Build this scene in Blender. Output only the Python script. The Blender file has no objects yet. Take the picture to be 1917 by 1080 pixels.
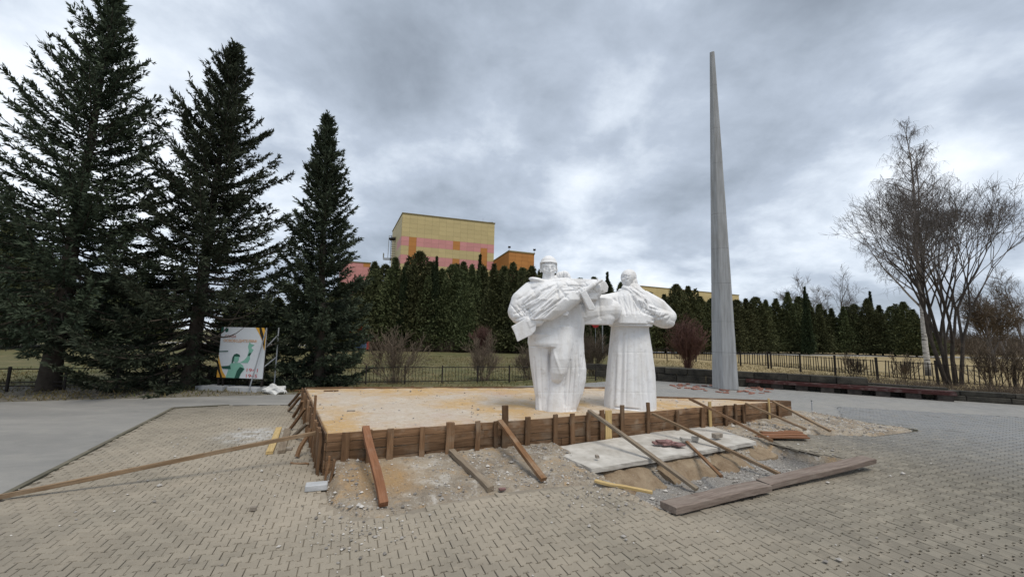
import bpy, bmesh, math, random
import numpy as np
from mathutils import Vector, Matrix
from mathutils.geometry import tessellate_polygon

random.seed(7); RNG = np.random.default_rng(7)
S = bpy.context.scene
COL = S.collection
R = math.radians

# ---------------------------------------------------------------- camera
FPX, HORY, EYE, ROLL, CX, CY = 750.0, 628.0, 2.1, R(1.2), 958.5, 540.0
PITCH = math.atan((HORY - CY) / FPX)
_c, _s, _cr, _sr = math.cos(PITCH), math.sin(PITCH), math.cos(ROLL), math.sin(ROLL)
cam_d = bpy.data.cameras.new('camera'); cam = bpy.data.objects.new('camera', cam_d); COL.objects.link(cam)
ax = Vector((_cr, -_sr * _s, _sr * _c)); ay = Vector((-_sr, -_cr * _s, _cr * _c)); az = Vector((0, -_c, -_s))
cam.matrix_world = Matrix(((ax.x, ay.x, az.x, 0), (ax.y, ay.y, az.y, 0), (ax.z, ay.z, az.z, EYE), (0, 0, 0, 1)))
cam_d.sensor_width = 36; cam_d.lens = 36 * FPX / 1917; cam_d.clip_start = 0.05; cam_d.clip_end = 3000
S.camera = cam

def ray(x, y):
    a = ((x - CX) * _cr + (y - CY) * _sr) / FPX; b = ((x - CX) * _sr - (y - CY) * _cr) / FPX
    return np.array([a, _c - b * _s, _s + b * _c])
def G(x, y, z=0.0):                       # survey: ground point seen at a pixel of the photograph
    d = ray(x, y); return np.array([0, 0, EYE]) + d * (z - EYE) / d[2]
def D(x, y, Y):                           # point at distance Y seen at a pixel
    d = ray(x, y); return np.array([0, 0, EYE]) + d * Y / d[1]

# ---------------------------------------------------------------- world, sun, exposure
SUN_EL, SUN_AZ = R(64), R(150)            # azimuth measured clockwise from +Y
W = bpy.data.worlds.new('World'); S.world = W; W.use_nodes = True
nt = W.node_tree; N = nt.nodes; Lk = nt.links; N.clear()
def wn(t, **k):
    n = N.new(t)
    for a, b in k.items(): setattr(n, a, b)
    return n
def wm(op, a, b=None, c=None):
    n = wn('ShaderNodeMath', operation=op)
    for i, v in enumerate((a, b, c)):
        if v is None: continue
        if isinstance(v, (int, float)): n.inputs[i].default_value = v
        else: Lk.new(v, n.inputs[i])
    return n.outputs[0]
sky = wn('ShaderNodeTexSky', sky_type='NISHITA'); sky.sun_disc = False
sky.sun_elevation = SUN_EL; sky.sun_rotation = SUN_AZ
tc = wn('ShaderNodeTexCoord'); sep = wn('ShaderNodeSeparateXYZ'); Lk.new(tc.outputs['Generated'], sep.inputs[0])
zc = wm('MAXIMUM', sep.outputs[2], 0.0); zz = wm('ADD', zc, 0.34)
cmb = wn('ShaderNodeCombineXYZ'); Lk.new(wm('DIVIDE', sep.outputs[0], zz), cmb.inputs[0]); Lk.new(wm('DIVIDE', sep.outputs[1], zz), cmb.inputs[1])
def cloud_noise(scale, detail, off, rough=0.55, dist=0.0):
    mp = wn('ShaderNodeMapping'); mp.inputs['Location'].default_value = off; Lk.new(cmb.outputs[0], mp.inputs[0])
    n = wn('ShaderNodeTexNoise'); n.inputs['Scale'].default_value = scale; n.inputs['Detail'].default_value = detail
    n.inputs['Roughness'].default_value = rough; n.inputs['Distortion'].default_value = dist
    Lk.new(mp.outputs[0], n.inputs['Vector']); return n.outputs['Fac']
n1 = cloud_noise(1.25, 9, (3.1, 1.7, 0), 0.5, 0.15)
n2 = cloud_noise(3.4, 10, (0.4, 5.2, 2), 0.6, 0.15)
n3 = cloud_noise(0.9, 6, (7.7, 2.2, 5), 0.5, 0.2)
def blob(px, py, sharp):                  # a broad cloud mass or break in the direction seen there
    d = ray(px, py); d = d / np.linalg.norm(d)
    dp = wn('ShaderNodeVectorMath', operation='DOT_PRODUCT'); Lk.new(tc.outputs['Generated'], dp.inputs[0]); dp.inputs[1].default_value = d
    return wm('POWER', wm('MAXIMUM', dp.outputs['Value'], 0.0), sharp)
dens = wm('ADD', wm('MULTIPLY', n1, 0.70), wm('MULTIPLY', n2, 0.30))
for px, py, sh, amt in ((760, 90, 22, .07), (1560, 190, 14, .06), (1180, 300, 60, .035), (985, 255, 150, .06), (640, 290, 60, .03),
                        (900, 200, 70, -.12), (700, 330, 90, -.07), (60, 330, 18, -.06), (1480, 440, 40, -.10), (1130, 430, 90, -.06),
                        (1750, 330, 60, -.05), (350, 20, 40, -.06), (1300, 200, 150, -.03), (1880, 470, 60, .05), (1560, 520, 120, .06)):
    dens = wm('ADD', dens, wm('MULTIPLY', blob(px, py, sh), amt))
ramp = wn('ShaderNodeValToRGB'); Lk.new(dens, ramp.inputs[0])
els = ramp.color_ramp.elements
K = 10.0
els[0].position = .36; els[0].color = (.86, .91, .97, 1)
els[1].position = .68; els[1].color = (.225, .26, .31, 1)
for p_, c_ in ((.43, (.66, .725, .81)), (.50, (.45, .51, .60)), (.58, (.335, .385, .455))):
    e = els.new(p_); e.color = (*c_, 1)
def vscale(col, k):
    n = wn('ShaderNodeVectorMath', operation='SCALE'); Lk.new(col, n.inputs[0]); n.inputs['Scale'].default_value = k; return n.outputs[0]
mixc = wn('ShaderNodeMix', data_type='RGBA'); mixc.inputs[0].default_value = .92
Lk.new(sky.outputs[0], mixc.inputs[6]); Lk.new(vscale(ramp.outputs[0], K), mixc.inputs[7])
bg = wn('ShaderNodeBackground'); bg.inputs[1].default_value = 0.1; Lk.new(mixc.outputs[2], bg.inputs[0])
wo = wn('ShaderNodeOutputWorld'); Lk.new(bg.outputs[0], wo.inputs[0])

sl = bpy.data.lights.new('sun', 'SUN'); sl.energy = 1.7; sl.angle = R(24); sl.color = (1, .93, .82)
so = bpy.data.objects.new('sun', sl); COL.objects.link(so)
sd = Vector((math.sin(SUN_AZ) * math.cos(SUN_EL), math.cos(SUN_AZ) * math.cos(SUN_EL), math.sin(SUN_EL)))
so.rotation_euler = sd.to_track_quat('Z', 'Y').to_euler()
vs = S.view_settings; vs.view_transform = 'Standard'; vs.look = 'None'; vs.exposure = 0.3; vs.gamma = 1; vs.use_curve_mapping = False

# ---------------------------------------------------------------- helpers
def tag(o, label=None, cat=None, group=None, kind=None):
    if label: o['label'] = label
    if cat: o['category'] = cat
    if group: o['group'] = group
    if kind: o['kind'] = kind
    return o
def empty(name, loc=(0, 0, 0), rz=0.0):
    o = bpy.data.objects.new(name, None); COL.objects.link(o); o.location = loc; o.rotation_euler = (0, 0, rz)
    o.empty_display_size = .1; return o
def mesh_np(name, V, F, mat=None, smooth=False, tint=None):
    """V (n,3); F an (m,k) int array or a list of such arrays / lists of polygons."""
    me = bpy.data.meshes.new(name)
    V = np.asarray(V, np.float32)
    Fs = F if isinstance(F, list) else [F]
    loops, starts, tot = [], [], 0
    for f in Fs:
        f = np.asarray(f, np.int32)
        if f.ndim == 1: f = f[None]
        k = f.shape[1]
        loops.append(f.ravel()); starts.append(tot + np.arange(len(f)) * k); tot += f.size
    loops = np.concatenate(loops); starts = np.concatenate(starts)
    me.vertices.add(len(V)); me.vertices.foreach_set('co', V.ravel())
    me.loops.add(tot); me.loops.foreach_set('vertex_index', loops.astype(np.int32))
    me.polygons.add(len(starts)); me.polygons.foreach_set('loop_start', starts.astype(np.int32))
    me.polygons.foreach_set('use_smooth', np.full(len(starts), bool(smooth)))
    if tint is not None:
        a = me.attributes.new('tint', 'FLOAT', 'POINT'); a.data.foreach_set('value', np.asarray(tint, np.float32))
    me.update(calc_edges=True); me.validate()
    if mat: me.materials.append(mat)
    return me
def link(name, me, parent=None, loc=None, mw=None):
    o = bpy.data.objects.new(name, me); COL.objects.link(o)
    if parent is not None: o.parent = parent
    if mw is not None: o.matrix_local = mw
    elif loc is not None: o.location = loc
    return o
def box_np(x0, x1, y0, y1, z0, z1):
    V = [(x, y, z) for x in (x0, x1) for y in (y0, y1) for z in (z0, z1)]
    return np.array(V, float), np.array([(0, 1, 3, 2), (4, 6, 7, 5), (0, 4, 5, 1), (2, 3, 7, 6), (0, 2, 6, 4), (1, 5, 7, 3)])
class MB:
    def __init__(s): s.V = []; s.F = {}; s.n = 0
    def add(s, V, F):
        F = F if isinstance(F, list) else [F]
        for f in F:
            f = np.asarray(f)
            if f.ndim == 1: f = f[None]
            s.F.setdefault(f.shape[1], []).append(f + s.n)
        s.V.append(np.asarray(V, float)); s.n += len(V); return s
    def box(s, x0, x1, y0, y1, z0, z1): return s.add(*box_np(x0, x1, y0, y1, z0, z1))
    def tube(s, p0, p1, r0, r1=None, k=6):
        r1 = r0 if r1 is None else r1
        p0 = np.array(p0, float); p1 = np.array(p1, float); d = p1 - p0; d /= np.linalg.norm(d) + 1e-9
        a = np.cross(d, (0, 0, 1.) if abs(d[2]) < .9 else (1., 0, 0)); a /= np.linalg.norm(a); b = np.cross(d, a)
        t = np.arange(k) * 2 * math.pi / k; ring = np.cos(t)[:, None] * a + np.sin(t)[:, None] * b
        V = np.vstack([p0 + ring * r0, p1 + ring * r1]); i = np.arange(k); j = (i + 1) % k
        return s.add(V, [np.stack([i, j, j + k, i + k], 1), i[::-1][None], (i + k)[None]])
    def prism(s, pts, thick, axis_o, ex, ez, ey):
        """polygon pts (2D) in plane (ex, ez) at origin axis_o, extruded thick along ey"""
        o, ex, ez, ey = (np.array(v, float) for v in (axis_o, ex, ez, ey))
        P = np.array([o + a * ex + b * ez for a, b in pts]); n = len(P)
        V = np.vstack([P, P + ey * thick]); i = np.arange(n); j = (i + 1) % n
        return s.add(V, [np.stack([i, j, j + n, i + n], 1), i[::-1][None], (i + n)[None]])
    def mesh(s, name, mat=None, smooth=False, tint=None):
        return mesh_np(name, np.vstack(s.V), [np.concatenate(f) for f in s.F.values()], mat, smooth, tint)
def frame(p0, p1, up=(0, 0, 1)):          # matrix with X along p0->p1, origin p0
    p0 = Vector(p0); p1 = Vector(p1); x = (p1 - p0).normalized(); up = Vector(up)
    y = up.cross(x)
    if y.length < 1e-4: y = Vector((0, 1, 0)).cross(x)
    y.normalize(); z = x.cross(y)
    m = Matrix((x, y, z)).transposed().to_4x4(); m.translation = p0; return m
def inpoly(P, poly):
    P = np.asarray(P, float); x, y = P[:, 0], P[:, 1]; r = np.zeros(len(P), bool); n = len(poly); j = n - 1
    for i in range(n):
        xi, yi = poly[i]; xj, yj = poly[j]
        if yi != yj: r ^= ((yi > y) != (yj > y)) & (x < (xj - xi) * (y - yi) / (yj - yi) + xi)
        j = i
    return r
def polydist(P, poly):
    P = np.asarray(P, float)[:, :2]; best = np.full(len(P), 1e9); n = len(poly)
    for i in range(n):
        a = np.array(poly[i]); b = np.array(poly[(i + 1) % n]); ab = b - a
        t = np.clip(((P - a) @ ab) / (ab @ ab + 1e-12), 0, 1); best = np.minimum(best, np.linalg.norm(P - (a + t[:, None] * ab), axis=1))
    return best
_lat = RNG.random((64, 64))
def vnoise(x, y, sc=1.0):                 # cheap value noise for modelling
    x = np.asarray(x) * sc; y = np.asarray(y) * sc; xi = np.floor(x).astype(int); yi = np.floor(y).astype(int); fx = x - xi; fy = y - yi
    fx = fx * fx * (3 - 2 * fx); fy = fy * fy * (3 - 2 * fy); g = lambda a, b: _lat[a % 64, b % 64]
    return (g(xi, yi) * (1 - fx) + g(xi + 1, yi) * fx) * (1 - fy) + (g(xi, yi + 1) * (1 - fx) + g(xi + 1, yi + 1) * fx) * fy
def fbm(x, y, sc=1.0): return (vnoise(x, y, sc) + .5 * vnoise(x, y, sc * 2.1) + .25 * vnoise(x, y, sc * 4.3)) / 1.75
def hint(o, v=(1, 1, 1)): return o

# ---------------------------------------------------------------- materials
class NT:
    """small helper round a material's node tree"""
    def __init__(s, name):
        s.m = bpy.data.materials.new(name); s.m.use_nodes = True; s.t = s.m.node_tree; s.n = s.t.nodes; s.l = s.t.links
        s.b = s.n['Principled BSDF']; s.b.inputs['Specular IOR Level'].default_value = .25
        s.tc = s.n.new('ShaderNodeTexCoord')
        s.geo = s.n.new('ShaderNodeNewGeometry')
    def new(s, t, **k):
        n = s.n.new(t)
        for a, b in k.items(): setattr(n, a, b)
        return n
    def set(s, sock, v):
        if isinstance(v, (int, float, tuple, list)):
            sock.default_value = (*v, 1) if isinstance(v, (tuple, list)) and len(v) == 3 and sock.type == 'RGBA' else v
        else: s.l.new(v, sock)
    def obj(s, scale=(1, 1, 1), rnd=True):
        m = s.new('ShaderNodeMapping'); m.inputs['Scale'].default_value = scale; s.l.new(s.tc.outputs['Object'], m.inputs[0])
        if rnd:
            oi = s.new('ShaderNodeObjectInfo'); k = s.new('ShaderNodeVectorMath', operation='SCALE'); k.inputs[0].default_value = (37, 91, 53)
            s.l.new(oi.outputs['Random'], k.inputs['Scale']); s.l.new(k.outputs[0], m.inputs['Location'])
        return m.outputs[0]
    def pos(s, scale=(1, 1, 1)):
        m = s.new('ShaderNodeMapping'); m.inputs['Scale'].default_value = scale; s.l.new(s.geo.outputs['Position'], m.inputs[0]); return m.outputs[0]
    def noise(s, vec, scale, detail=5, rough=.6, dist=0):
        n = s.new('ShaderNodeTexNoise'); n.inputs['Scale'].default_value = scale; n.inputs['Detail'].default_value = detail
        n.inputs['Roughness'].default_value = rough; n.inputs['Distortion'].default_value = dist; s.l.new(vec, n.inputs['Vector']); return n.outputs['Fac']
    def ramp(s, fac, a, b, lo=0.0, hi=1.0):
        n = s.new('ShaderNodeMapRange'); n.inputs[1].default_value = a; n.inputs[2].default_value = b; n.inputs[3].default_value = lo; n.inputs[4].default_value = hi
        s.set(n.inputs[0], fac); return n.outputs[0]
    def mix(s, fac, a, b, mode='MIX'):
        n = s.new('ShaderNodeMix', data_type='RGBA', blend_type=mode); s.set(n.inputs[0], fac); s.set(n.inputs[6], a); s.set(n.inputs[7], b); return n.outputs[2]
    def math(s, op, a, b=0.0):
        n = s.new('ShaderNodeMath', operation=op); s.set(n.inputs[0], a); s.set(n.inputs[1], b); return n.outputs[0]
    def attr(s, name): n = s.new('ShaderNodeAttribute'); n.attribute_name = name; return n.outputs['Fac']
    def rand(s): return s.new('ShaderNodeObjectInfo').outputs['Random']
    def out(s, col, rough=.8, bump=None, bstr=.3, bdist=.01):
        s.set(s.b.inputs['Base Color'], col); s.set(s.b.inputs['Roughness'], rough)
        if bump is not None:
            b = s.new('ShaderNodeBump'); b.inputs['Strength'].default_value = bstr; b.inputs['Distance'].default_value = bdist
            s.l.new(bump, b.inputs['Height']); s.l.new(b.outputs[0], s.b.inputs['Normal'])
        return s.m
def simple(name, c1, c2, sc=6, rough=.75, bstr=.3, metal=0.0, rnd=.25):
    t = NT(name); v = t.obj(); n = t.noise(v, sc); n2 = t.noise(v, sc * 9, 3)
    c = t.mix(t.ramp(n, .3, .7), c1, c2); k = t.ramp(t.rand(), 0, 1, 1 - rnd, 1 + rnd * .5)
    hs = t.new('ShaderNodeHueSaturation'); t.l.new(k, hs.inputs['Value']); t.l.new(c, hs.inputs['Color'])
    t.b.inputs['Metallic'].default_value = metal
    return t.out(hs.outputs[0], rough, n2, bstr, .006)
def wood(name, c1, c2, dirt=(.30, .26, .20), dirt_amt=.35, rnd=.35):
    t = NT(name); v = t.obj((1.2, 16, 16)); n = t.noise(v, 1.6, 6, .65, .6); v2 = t.obj((1, 1, 1)); d = t.noise(v2, 3.2, 5)
    v3 = t.obj((3, 60, 60)); f = t.noise(v3, 2, 4, .7)
    c = t.mix(t.ramp(n, .32, .68), c1, c2); c = t.mix(t.ramp(f, .35, .75, 0, .45), c, tuple(x * .45 for x in c1))
    c = t.mix(t.ramp(d, .5, .72, 0, dirt_amt), c, dirt)
    hs = t.new('ShaderNodeHueSaturation'); t.l.new(t.ramp(t.rand(), 0, 1, 1 - rnd, 1 + rnd), hs.inputs['Value']); t.l.new(c, hs.inputs['Color'])
    return t.out(hs.outputs[0], .85, f, .5, .004)
M = {}
M['board'] = wood('formwork_board', (.115, .064, .033), (.29, .172, .096), dirt=(.36, .30, .23), dirt_amt=.5)
M['stake'] = wood('stake_wood', (.115, .062, .032), (.25, .150, .082))
M['rust'] = wood('red_brown_bar', (.175, .076, .036), (.30, .145, .078), dirt=(.27, .18, .13), dirt_amt=.5, rnd=.12)
M['orange'] = wood('orange_timber', (.155, .080, .038), (.27, .15, .075), dirt=(.30, .23, .16), dirt_amt=.6, rnd=.2)
M['grey_wood'] = wood('grey_timber', (.16, .125, .09), (.28, .225, .165), rnd=.2)
M['tan'] = wood('weathered_tan_timber', (.16, .105, .06), (.34, .235, .145), dirt=(.33, .27, .2), dirt_amt=.5, rnd=.1)
M['pale'] = wood('fresh_timber', (.42, .29, .12), (.60, .45, .22), dirt_amt=.15, rnd=.15)
M['edging'] = wood('weathered_edging', (.135, .100, .080), (.29, .235, .20), dirt=(.29, .255, .215), rnd=.12)
M['bench_red'] = wood('dark_red_plank', (.040, .012, .012), (.085, .032, .028), dirt=(.2, .17, .16), dirt_amt=.5, rnd=.2)
M['black'] = simple('black_iron', (.012, .011, .011), (.035, .027, .022), 12, .6)
M['galv'] = simple('grey_tube', (.30, .32, .34), (.46, .48, .50), 8, .45, .1, .4)
M['white_bag'] = simple('white_sack', (.55, .55, .54), (.72, .72, .70), 5, .6)
M['red_brick'] = simple('red_brick', (.29, .125, .09), (.38, .20, .15), 9, .9)
M['pink_tile'] = simple('pink_grey_tile', (.20, .11, .10), (.30, .18, .17), 9, .8)
M['grey_brick'] = simple('grey_block', (.20, .17, .14), (.34, .30, .25), 9, .9)
M['slab_concrete'] = simple('dusty_concrete', (.36, .335, .295), (.60, .575, .53), 3.4, .9, .6, 0, .1)
M['pad'] = simple('pale_concrete_pad', (.34, .35, .36), (.46, .47, .48), 4, .9)

# statue whitewash
t = NT('whitewash'); v = t.obj((1, 1, 1), False); st = t.noise(t.obj((2.2, 2.2, .5), False), 2.0, 6, .62); sp = t.noise(v, 34, 4); sp2 = t.noise(v, 9, 5)
c = t.mix(t.ramp(st, .48, .74, 0, .5), (.80, .80, .805), (.58, .545, .49)); c = t.mix(t.ramp(sp2, .55, .72, 0, .4), c, (.50, .465, .43))
M['white'] = t.out(c, .82, t.math('ADD', sp, t.math('MULTIPLY', sp2, 1.5)), .35, .012)
# obelisk concrete
t = NT('obelisk_concrete'); st = t.noise(t.obj((5, 5, .35), False), 2.2, 6, .6); sp = t.noise(t.obj((1, 1, 1), False), 26, 4); bl = t.noise(t.obj((1, 1, .6), False), .9, 4)
c = t.mix(t.ramp(st, .35, .72), (.375, .385, .395), (.225, .225, .22)); c = t.mix(t.ramp(bl, .55, .75, 0, .5), c, (.22, .20, .175))
M['obelisk'] = t.out(c, .85, sp, .25, .01)
# sandy platform
t = NT('sandy_concrete'); p = t.pos(); a = t.noise(p, .55, 5, .6, .4); b = t.noise(p, 2.2, 6, .7, .3); d = t.noise(p, 24, 4, .75); e = t.noise(p, .9, 4); ps = t.noise(t.pos((.8, 1.8, 1)), 7, 5, .7)
c = t.mix(t.ramp(a, .42, .60), (.50, .43, .35), (.50, .335, .16)); c = t.mix(t.ramp(b, .5, .75, 0, .75), c, (.56, .51, .44)); c = t.mix(t.ramp(e, .55, .72, 0, .5), c, (.44, .33, .29))
c = t.mix(t.ramp(d, .53, .70, 0, .6), c, (.27, .19, .12)); c = t.mix(t.ramp(ps, .53, .66, 0, .6), c, (.37, .25, .14)); c = t.mix(t.ramp(ps, .42, .32, 0, .6), c, (.60, .56, .50))
M['sand_top'] = t.out(c, .95, t.math('ADD', d, t.math('MULTIPLY', b, 2)), .6, .02)
# dirt / rubble
t = NT('rubble_dirt'); p = t.pos(); a = t.noise(p, 1.1, 6, .65, .5); b = t.noise(p, 4, 6, .7); d = t.noise(p, 46, 3, .8)
vo = t.new('ShaderNodeTexVoronoi'); vo.inputs['Scale'].default_value = 55; t.l.new(p, vo.inputs['Vector'])
c = t.mix(t.ramp(a, .36, .64), (.42, .36, .28), (.235, .195, .15)); c = t.mix(t.ramp(b, .54, .66, 0, .8), c, (.44, .30, .165)); c = t.mix(t.ramp(b, .46, .34, 0, .8), c, (.54, .51, .46))
dv = t.new('ShaderNodeVectorMath', operation='DISTANCE'); t.l.new(p, dv.inputs[0]); dv.inputs[1].default_value = (-1.75, 5.95, 0); c = t.mix(t.math('MULTIPLY', t.ramp(dv.outputs['Value'], .25, .8, 1, 0), t.ramp(a, .35, .6, .2, .9)), c, (.43, .27, .12))
c = t.mix(t.ramp(d, .58, .74, 0, .8), c, (.55, .52, .48)); c = t.mix(t.ramp(d, .42, .3, 0, .75), c, (.10, .085, .07)); c = t.mix(t.ramp(t.noise(p, 13, 4, .7), .57, .66, 0, .6), c, (.15, .125, .10))
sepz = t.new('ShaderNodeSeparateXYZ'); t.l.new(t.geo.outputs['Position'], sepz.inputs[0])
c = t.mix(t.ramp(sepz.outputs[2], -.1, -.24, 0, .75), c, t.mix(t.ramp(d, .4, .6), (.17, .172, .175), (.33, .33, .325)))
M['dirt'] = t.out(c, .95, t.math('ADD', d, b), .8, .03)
t = NT('clay_footing'); v = t.obj(); a = t.noise(v, 2.5, 6, .65, .5); d = t.noise(v, 30, 4, .75); b = t.noise(v, 6, 5)
c = t.mix(t.ramp(a, .35, .65), (.34, .265, .18), (.20, .14, .088)); c = t.mix(t.ramp(b, .6, .75, 0, .7), c, (.34, .29, .22)); c = t.mix(t.ramp(d, .62, .75, 0, .7), c, (.40, .36, .31))
M['clay'] = t.out(c, .95, t.math('ADD', d, t.math('MULTIPLY', b, 2)), .8, .03)
M['stone_bit'] = simple('gravel_stone', (.22, .21, .20), (.50, .48, .45), 3, .9)
t = NT('gravel_mix'); q = t.attr('tint'); t_c = t.mix(q, (.17, .155, .14), (.62, .59, .55)); M['gravel'] = t.out(t_c, .9)

def dust_mask(t):                         # building dust trodden round the site
    p = t.pos(); sp = t.new('ShaderNodeSeparateXYZ'); t.l.new(t.geo.outputs['Position'], sp.inputs[0])
    dv = t.new('ShaderNodeVectorMath', operation='DISTANCE'); m = t.new('ShaderNodeMapping'); m.inputs['Scale'].default_value = (.8, 1.05, 1); t.l.new(t.geo.outputs['Position'], m.inputs[0])
    t.l.new(m.outputs[0], dv.inputs[0]); dv.inputs[1].default_value = (-1.3, 8.7, 0)
    n = t.noise(p, .7, 6, .65, .4); r = t.ramp(dv.outputs['Value'], 3.3, 7.6, 1.0, 0.0)
    return t.math('MULTIPLY', r, t.ramp(n, .25, .62, .25, 1.0)), p, sp
t = NT('concrete_paver'); dm, p, sp = dust_mask(t); q = t.attr('tint'); a = t.noise(p, .45, 5, .6); b = t.noise(p, 5, 5, .65); d = t.noise(p, 70, 3, .7)
c = t.mix(q, (.122, .112, .090), (.212, .194, .156)); c = t.mix(t.ramp(a, .42, .62, 0, .6), c, (.165, .15, .125))
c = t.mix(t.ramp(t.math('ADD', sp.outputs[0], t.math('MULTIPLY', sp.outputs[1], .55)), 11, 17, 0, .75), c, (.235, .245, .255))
c = t.mix(t.ramp(b, .52, .72, 0, .6), c, (.29, .255, .20)); c = t.mix(t.ramp(t.noise(p, 1.7, 5, .7), .56, .70, 0, .55), c, (.10, .09, .075)); c = t.mix(t.math('MULTIPLY', dm, .85), c, (.40, .345, .27))
c = t.mix(t.ramp(d, .55, .8, 0, .35), c, (.13, .125, .11)); c = t.mix(t.ramp(d, .3, .2, 0, .5), c, (.45, .42, .38))
dv = t.new('ShaderNodeVectorMath', operation='DISTANCE'); t.l.new(p, dv.inputs[0]); dv.inputs[1].default_value = (-5.15, 8.45, 0)
c = t.mix(t.math('MULTIPLY', t.ramp(dv.outputs['Value'], .2, .85, 1, 0), t.ramp(b, .42, .6, .1, .9)), c, (.50, .50, .49))      # spilled cement
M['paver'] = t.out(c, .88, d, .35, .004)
t = NT('joint_sand'); dm, p, sp = dust_mask(t); a = t.noise(p, 3, 5); d = t.noise(p, 60, 3, .7)
c = t.mix(t.ramp(a, .35, .65), (.085, .078, .065), (.15, .135, .11)); c = t.mix(t.math('MULTIPLY', dm, .9), c, (.33, .285, .225)); c = t.mix(t.ramp(d, .6, .8, 0, .6), c, (.34, .31, .26))
M['bed'] = t.out(c, .95, d, .5, .006)
# far paving: same blocks, too far to tell apart
t = NT('far_paving'); p = t.new('ShaderNodeMapping'); p.inputs['Rotation'].default_value = (0, 0, R(-23)); t.l.new(t.geo.outputs['Position'], p.inputs[0])
bt = t.new('ShaderNodeTexBrick'); bt.inputs['Scale'].default_value = 1; bt.inputs['Brick Width'].default_value = .2; bt.inputs['Row Height'].default_value = .15; bt.inputs['Mortar Size'].default_value = .006
bt.inputs['Color1'].default_value = (.225, .222, .212, 1); bt.inputs['Color2'].default_value = (.27, .266, .255, 1); bt.inputs['Mortar'].default_value = (.13, .13, .125, 1); t.l.new(p.outputs[0], bt.inputs['Vector'])
a = t.noise(t.pos(), .4, 6, .65); b = t.noise(t.pos((.6, 2, 1)), 1.2, 5)
c = t.mix(t.ramp(a, .4, .7, 0, .6), bt.outputs[0], (.30, .285, .255)); c = t.mix(t.ramp(b, .5, .75, 0, .4), c, (.2, .2, .2))
M['far_paving'] = t.out(c, .85)
t = NT('asphalt'); p = t.pos(); a = t.noise(t.pos((.5, 1.4, 1)), .5, 6, .65, .4); b = t.noise(p, 2.6, 5, .6); d = t.noise(p, 90, 3, .8)
c = t.mix(t.ramp(a, .35, .65), (.20, .197, .188), (.285, .275, .256)); c = t.mix(t.ramp(b, .5, .75, 0, .4), c, (.33, .315, .28)); c = t.mix(t.ramp(d, .56, .8, 0, .5), c, (.10, .10, .10)); c = t.mix(t.ramp(d, .4, .25, 0, .4), c, (.40, .40, .39))
M['asphalt'] = t.out(c, .85, d, .4, .005)
# dry spring grass
t = NT('dry_grass_ground'); p = t.pos(); sp = t.new('ShaderNodeSeparateXYZ'); t.l.new(p, sp.inputs[0])
a = t.noise(t.pos((.5, 1, 1)), .16, 6, .65, .5); b = t.noise(p, .9, 6, .7); d = t.noise(p, 9, 4, .75)
c = t.mix(t.ramp(a, .38, .62), (.125, .108, .052), (.088, .094, .036)); c = t.mix(t.ramp(b, .5, .72, 0, .75), c, (.26, .205, .105)); c = t.mix(t.ramp(d, .5, .75, 0, .6), c, (.075, .062, .035))
c = t.mix(t.ramp(t.math('SUBTRACT', sp.outputs[0], t.math('MULTIPLY', sp.outputs[1], .18)), 2, 8, 0, .8), c, t.mix(t.ramp(b, .35, .65), (.30, .225, .115), (.38, .30, .165)))
M['terrain'] = t.out(c, .95, d, .6, .05)
t = NT('grass_blade'); q = t.attr('tint'); c = t.mix(q, (.075, .085, .028), (.28, .22, .11)); M['blade'] = t.out(c, .9)

def foliage(name, dark, light):
    t = NT(name); q = t.attr('tint'); n = t.noise(t.obj((1, 1, 1)), .9, 4)
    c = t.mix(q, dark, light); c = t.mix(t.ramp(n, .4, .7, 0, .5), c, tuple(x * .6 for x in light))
    t.b.inputs['Specular IOR Level'].default_value = .15
    hs = t.new('ShaderNodeHueSaturation'); t.l.new(t.ramp(t.rand(), 0, 1, .78, 1.3), hs.inputs['Value']); t.l.new(t.ramp(t.rand(), 0, 1, .48, .515), hs.inputs['Hue']); t.l.new(c, hs.inputs['Color'])
    return t.out(hs.outputs[0], .8)
M['spruce'] = foliage('spruce_needles', (.032, .045, .027), (.095, .118, .076))
M['thuja'] = foliage('thuja_sprays', (.044, .054, .024), (.120, .130, .058))
M['darkleaf'] = foliage('dark_evergreen', (.014, .022, .010), (.040, .052, .022))
M['bark'] = simple('spruce_bark', (.045, .036, .028), (.095, .078, .062), 5, .95, .8)
M['twig'] = simple('grey_twig', (.125, .108, .10), (.20, .178, .165), 5, .9)
M['darkbark'] = simple('dark_bark', (.045, .038, .032), (.085, .070, .058), 5, .95, .7)
M['redtwig'] = simple('red_twig', (.088, .046, .038), (.135, .075, .062), 5, .9)
M['browntwig'] = simple('brown_twig', (.105, .080, .056), (.17, .132, .098), 5, .9)
t = NT('birch_bark'); b = t.noise(t.obj((.8, .8, 5), False), 3.0, 5, .7); sp = t.new('ShaderNodeSeparateXYZ'); t.l.new(t.tc.outputs['Object'], sp.inputs[0])
c = t.mix(t.ramp(b, .52, .60), (.55, .53, .50), (.05, .045, .04)); c = t.mix(t.ramp(sp.outputs[2], 3.2, 7, 0, .85), c, (.16, .125, .10)); c = t.mix(t.ramp(sp.outputs[2], 1.0, .2, 0, .9), c, (.05, .045, .04))
M['birch'] = t.out(c, .85)

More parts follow.
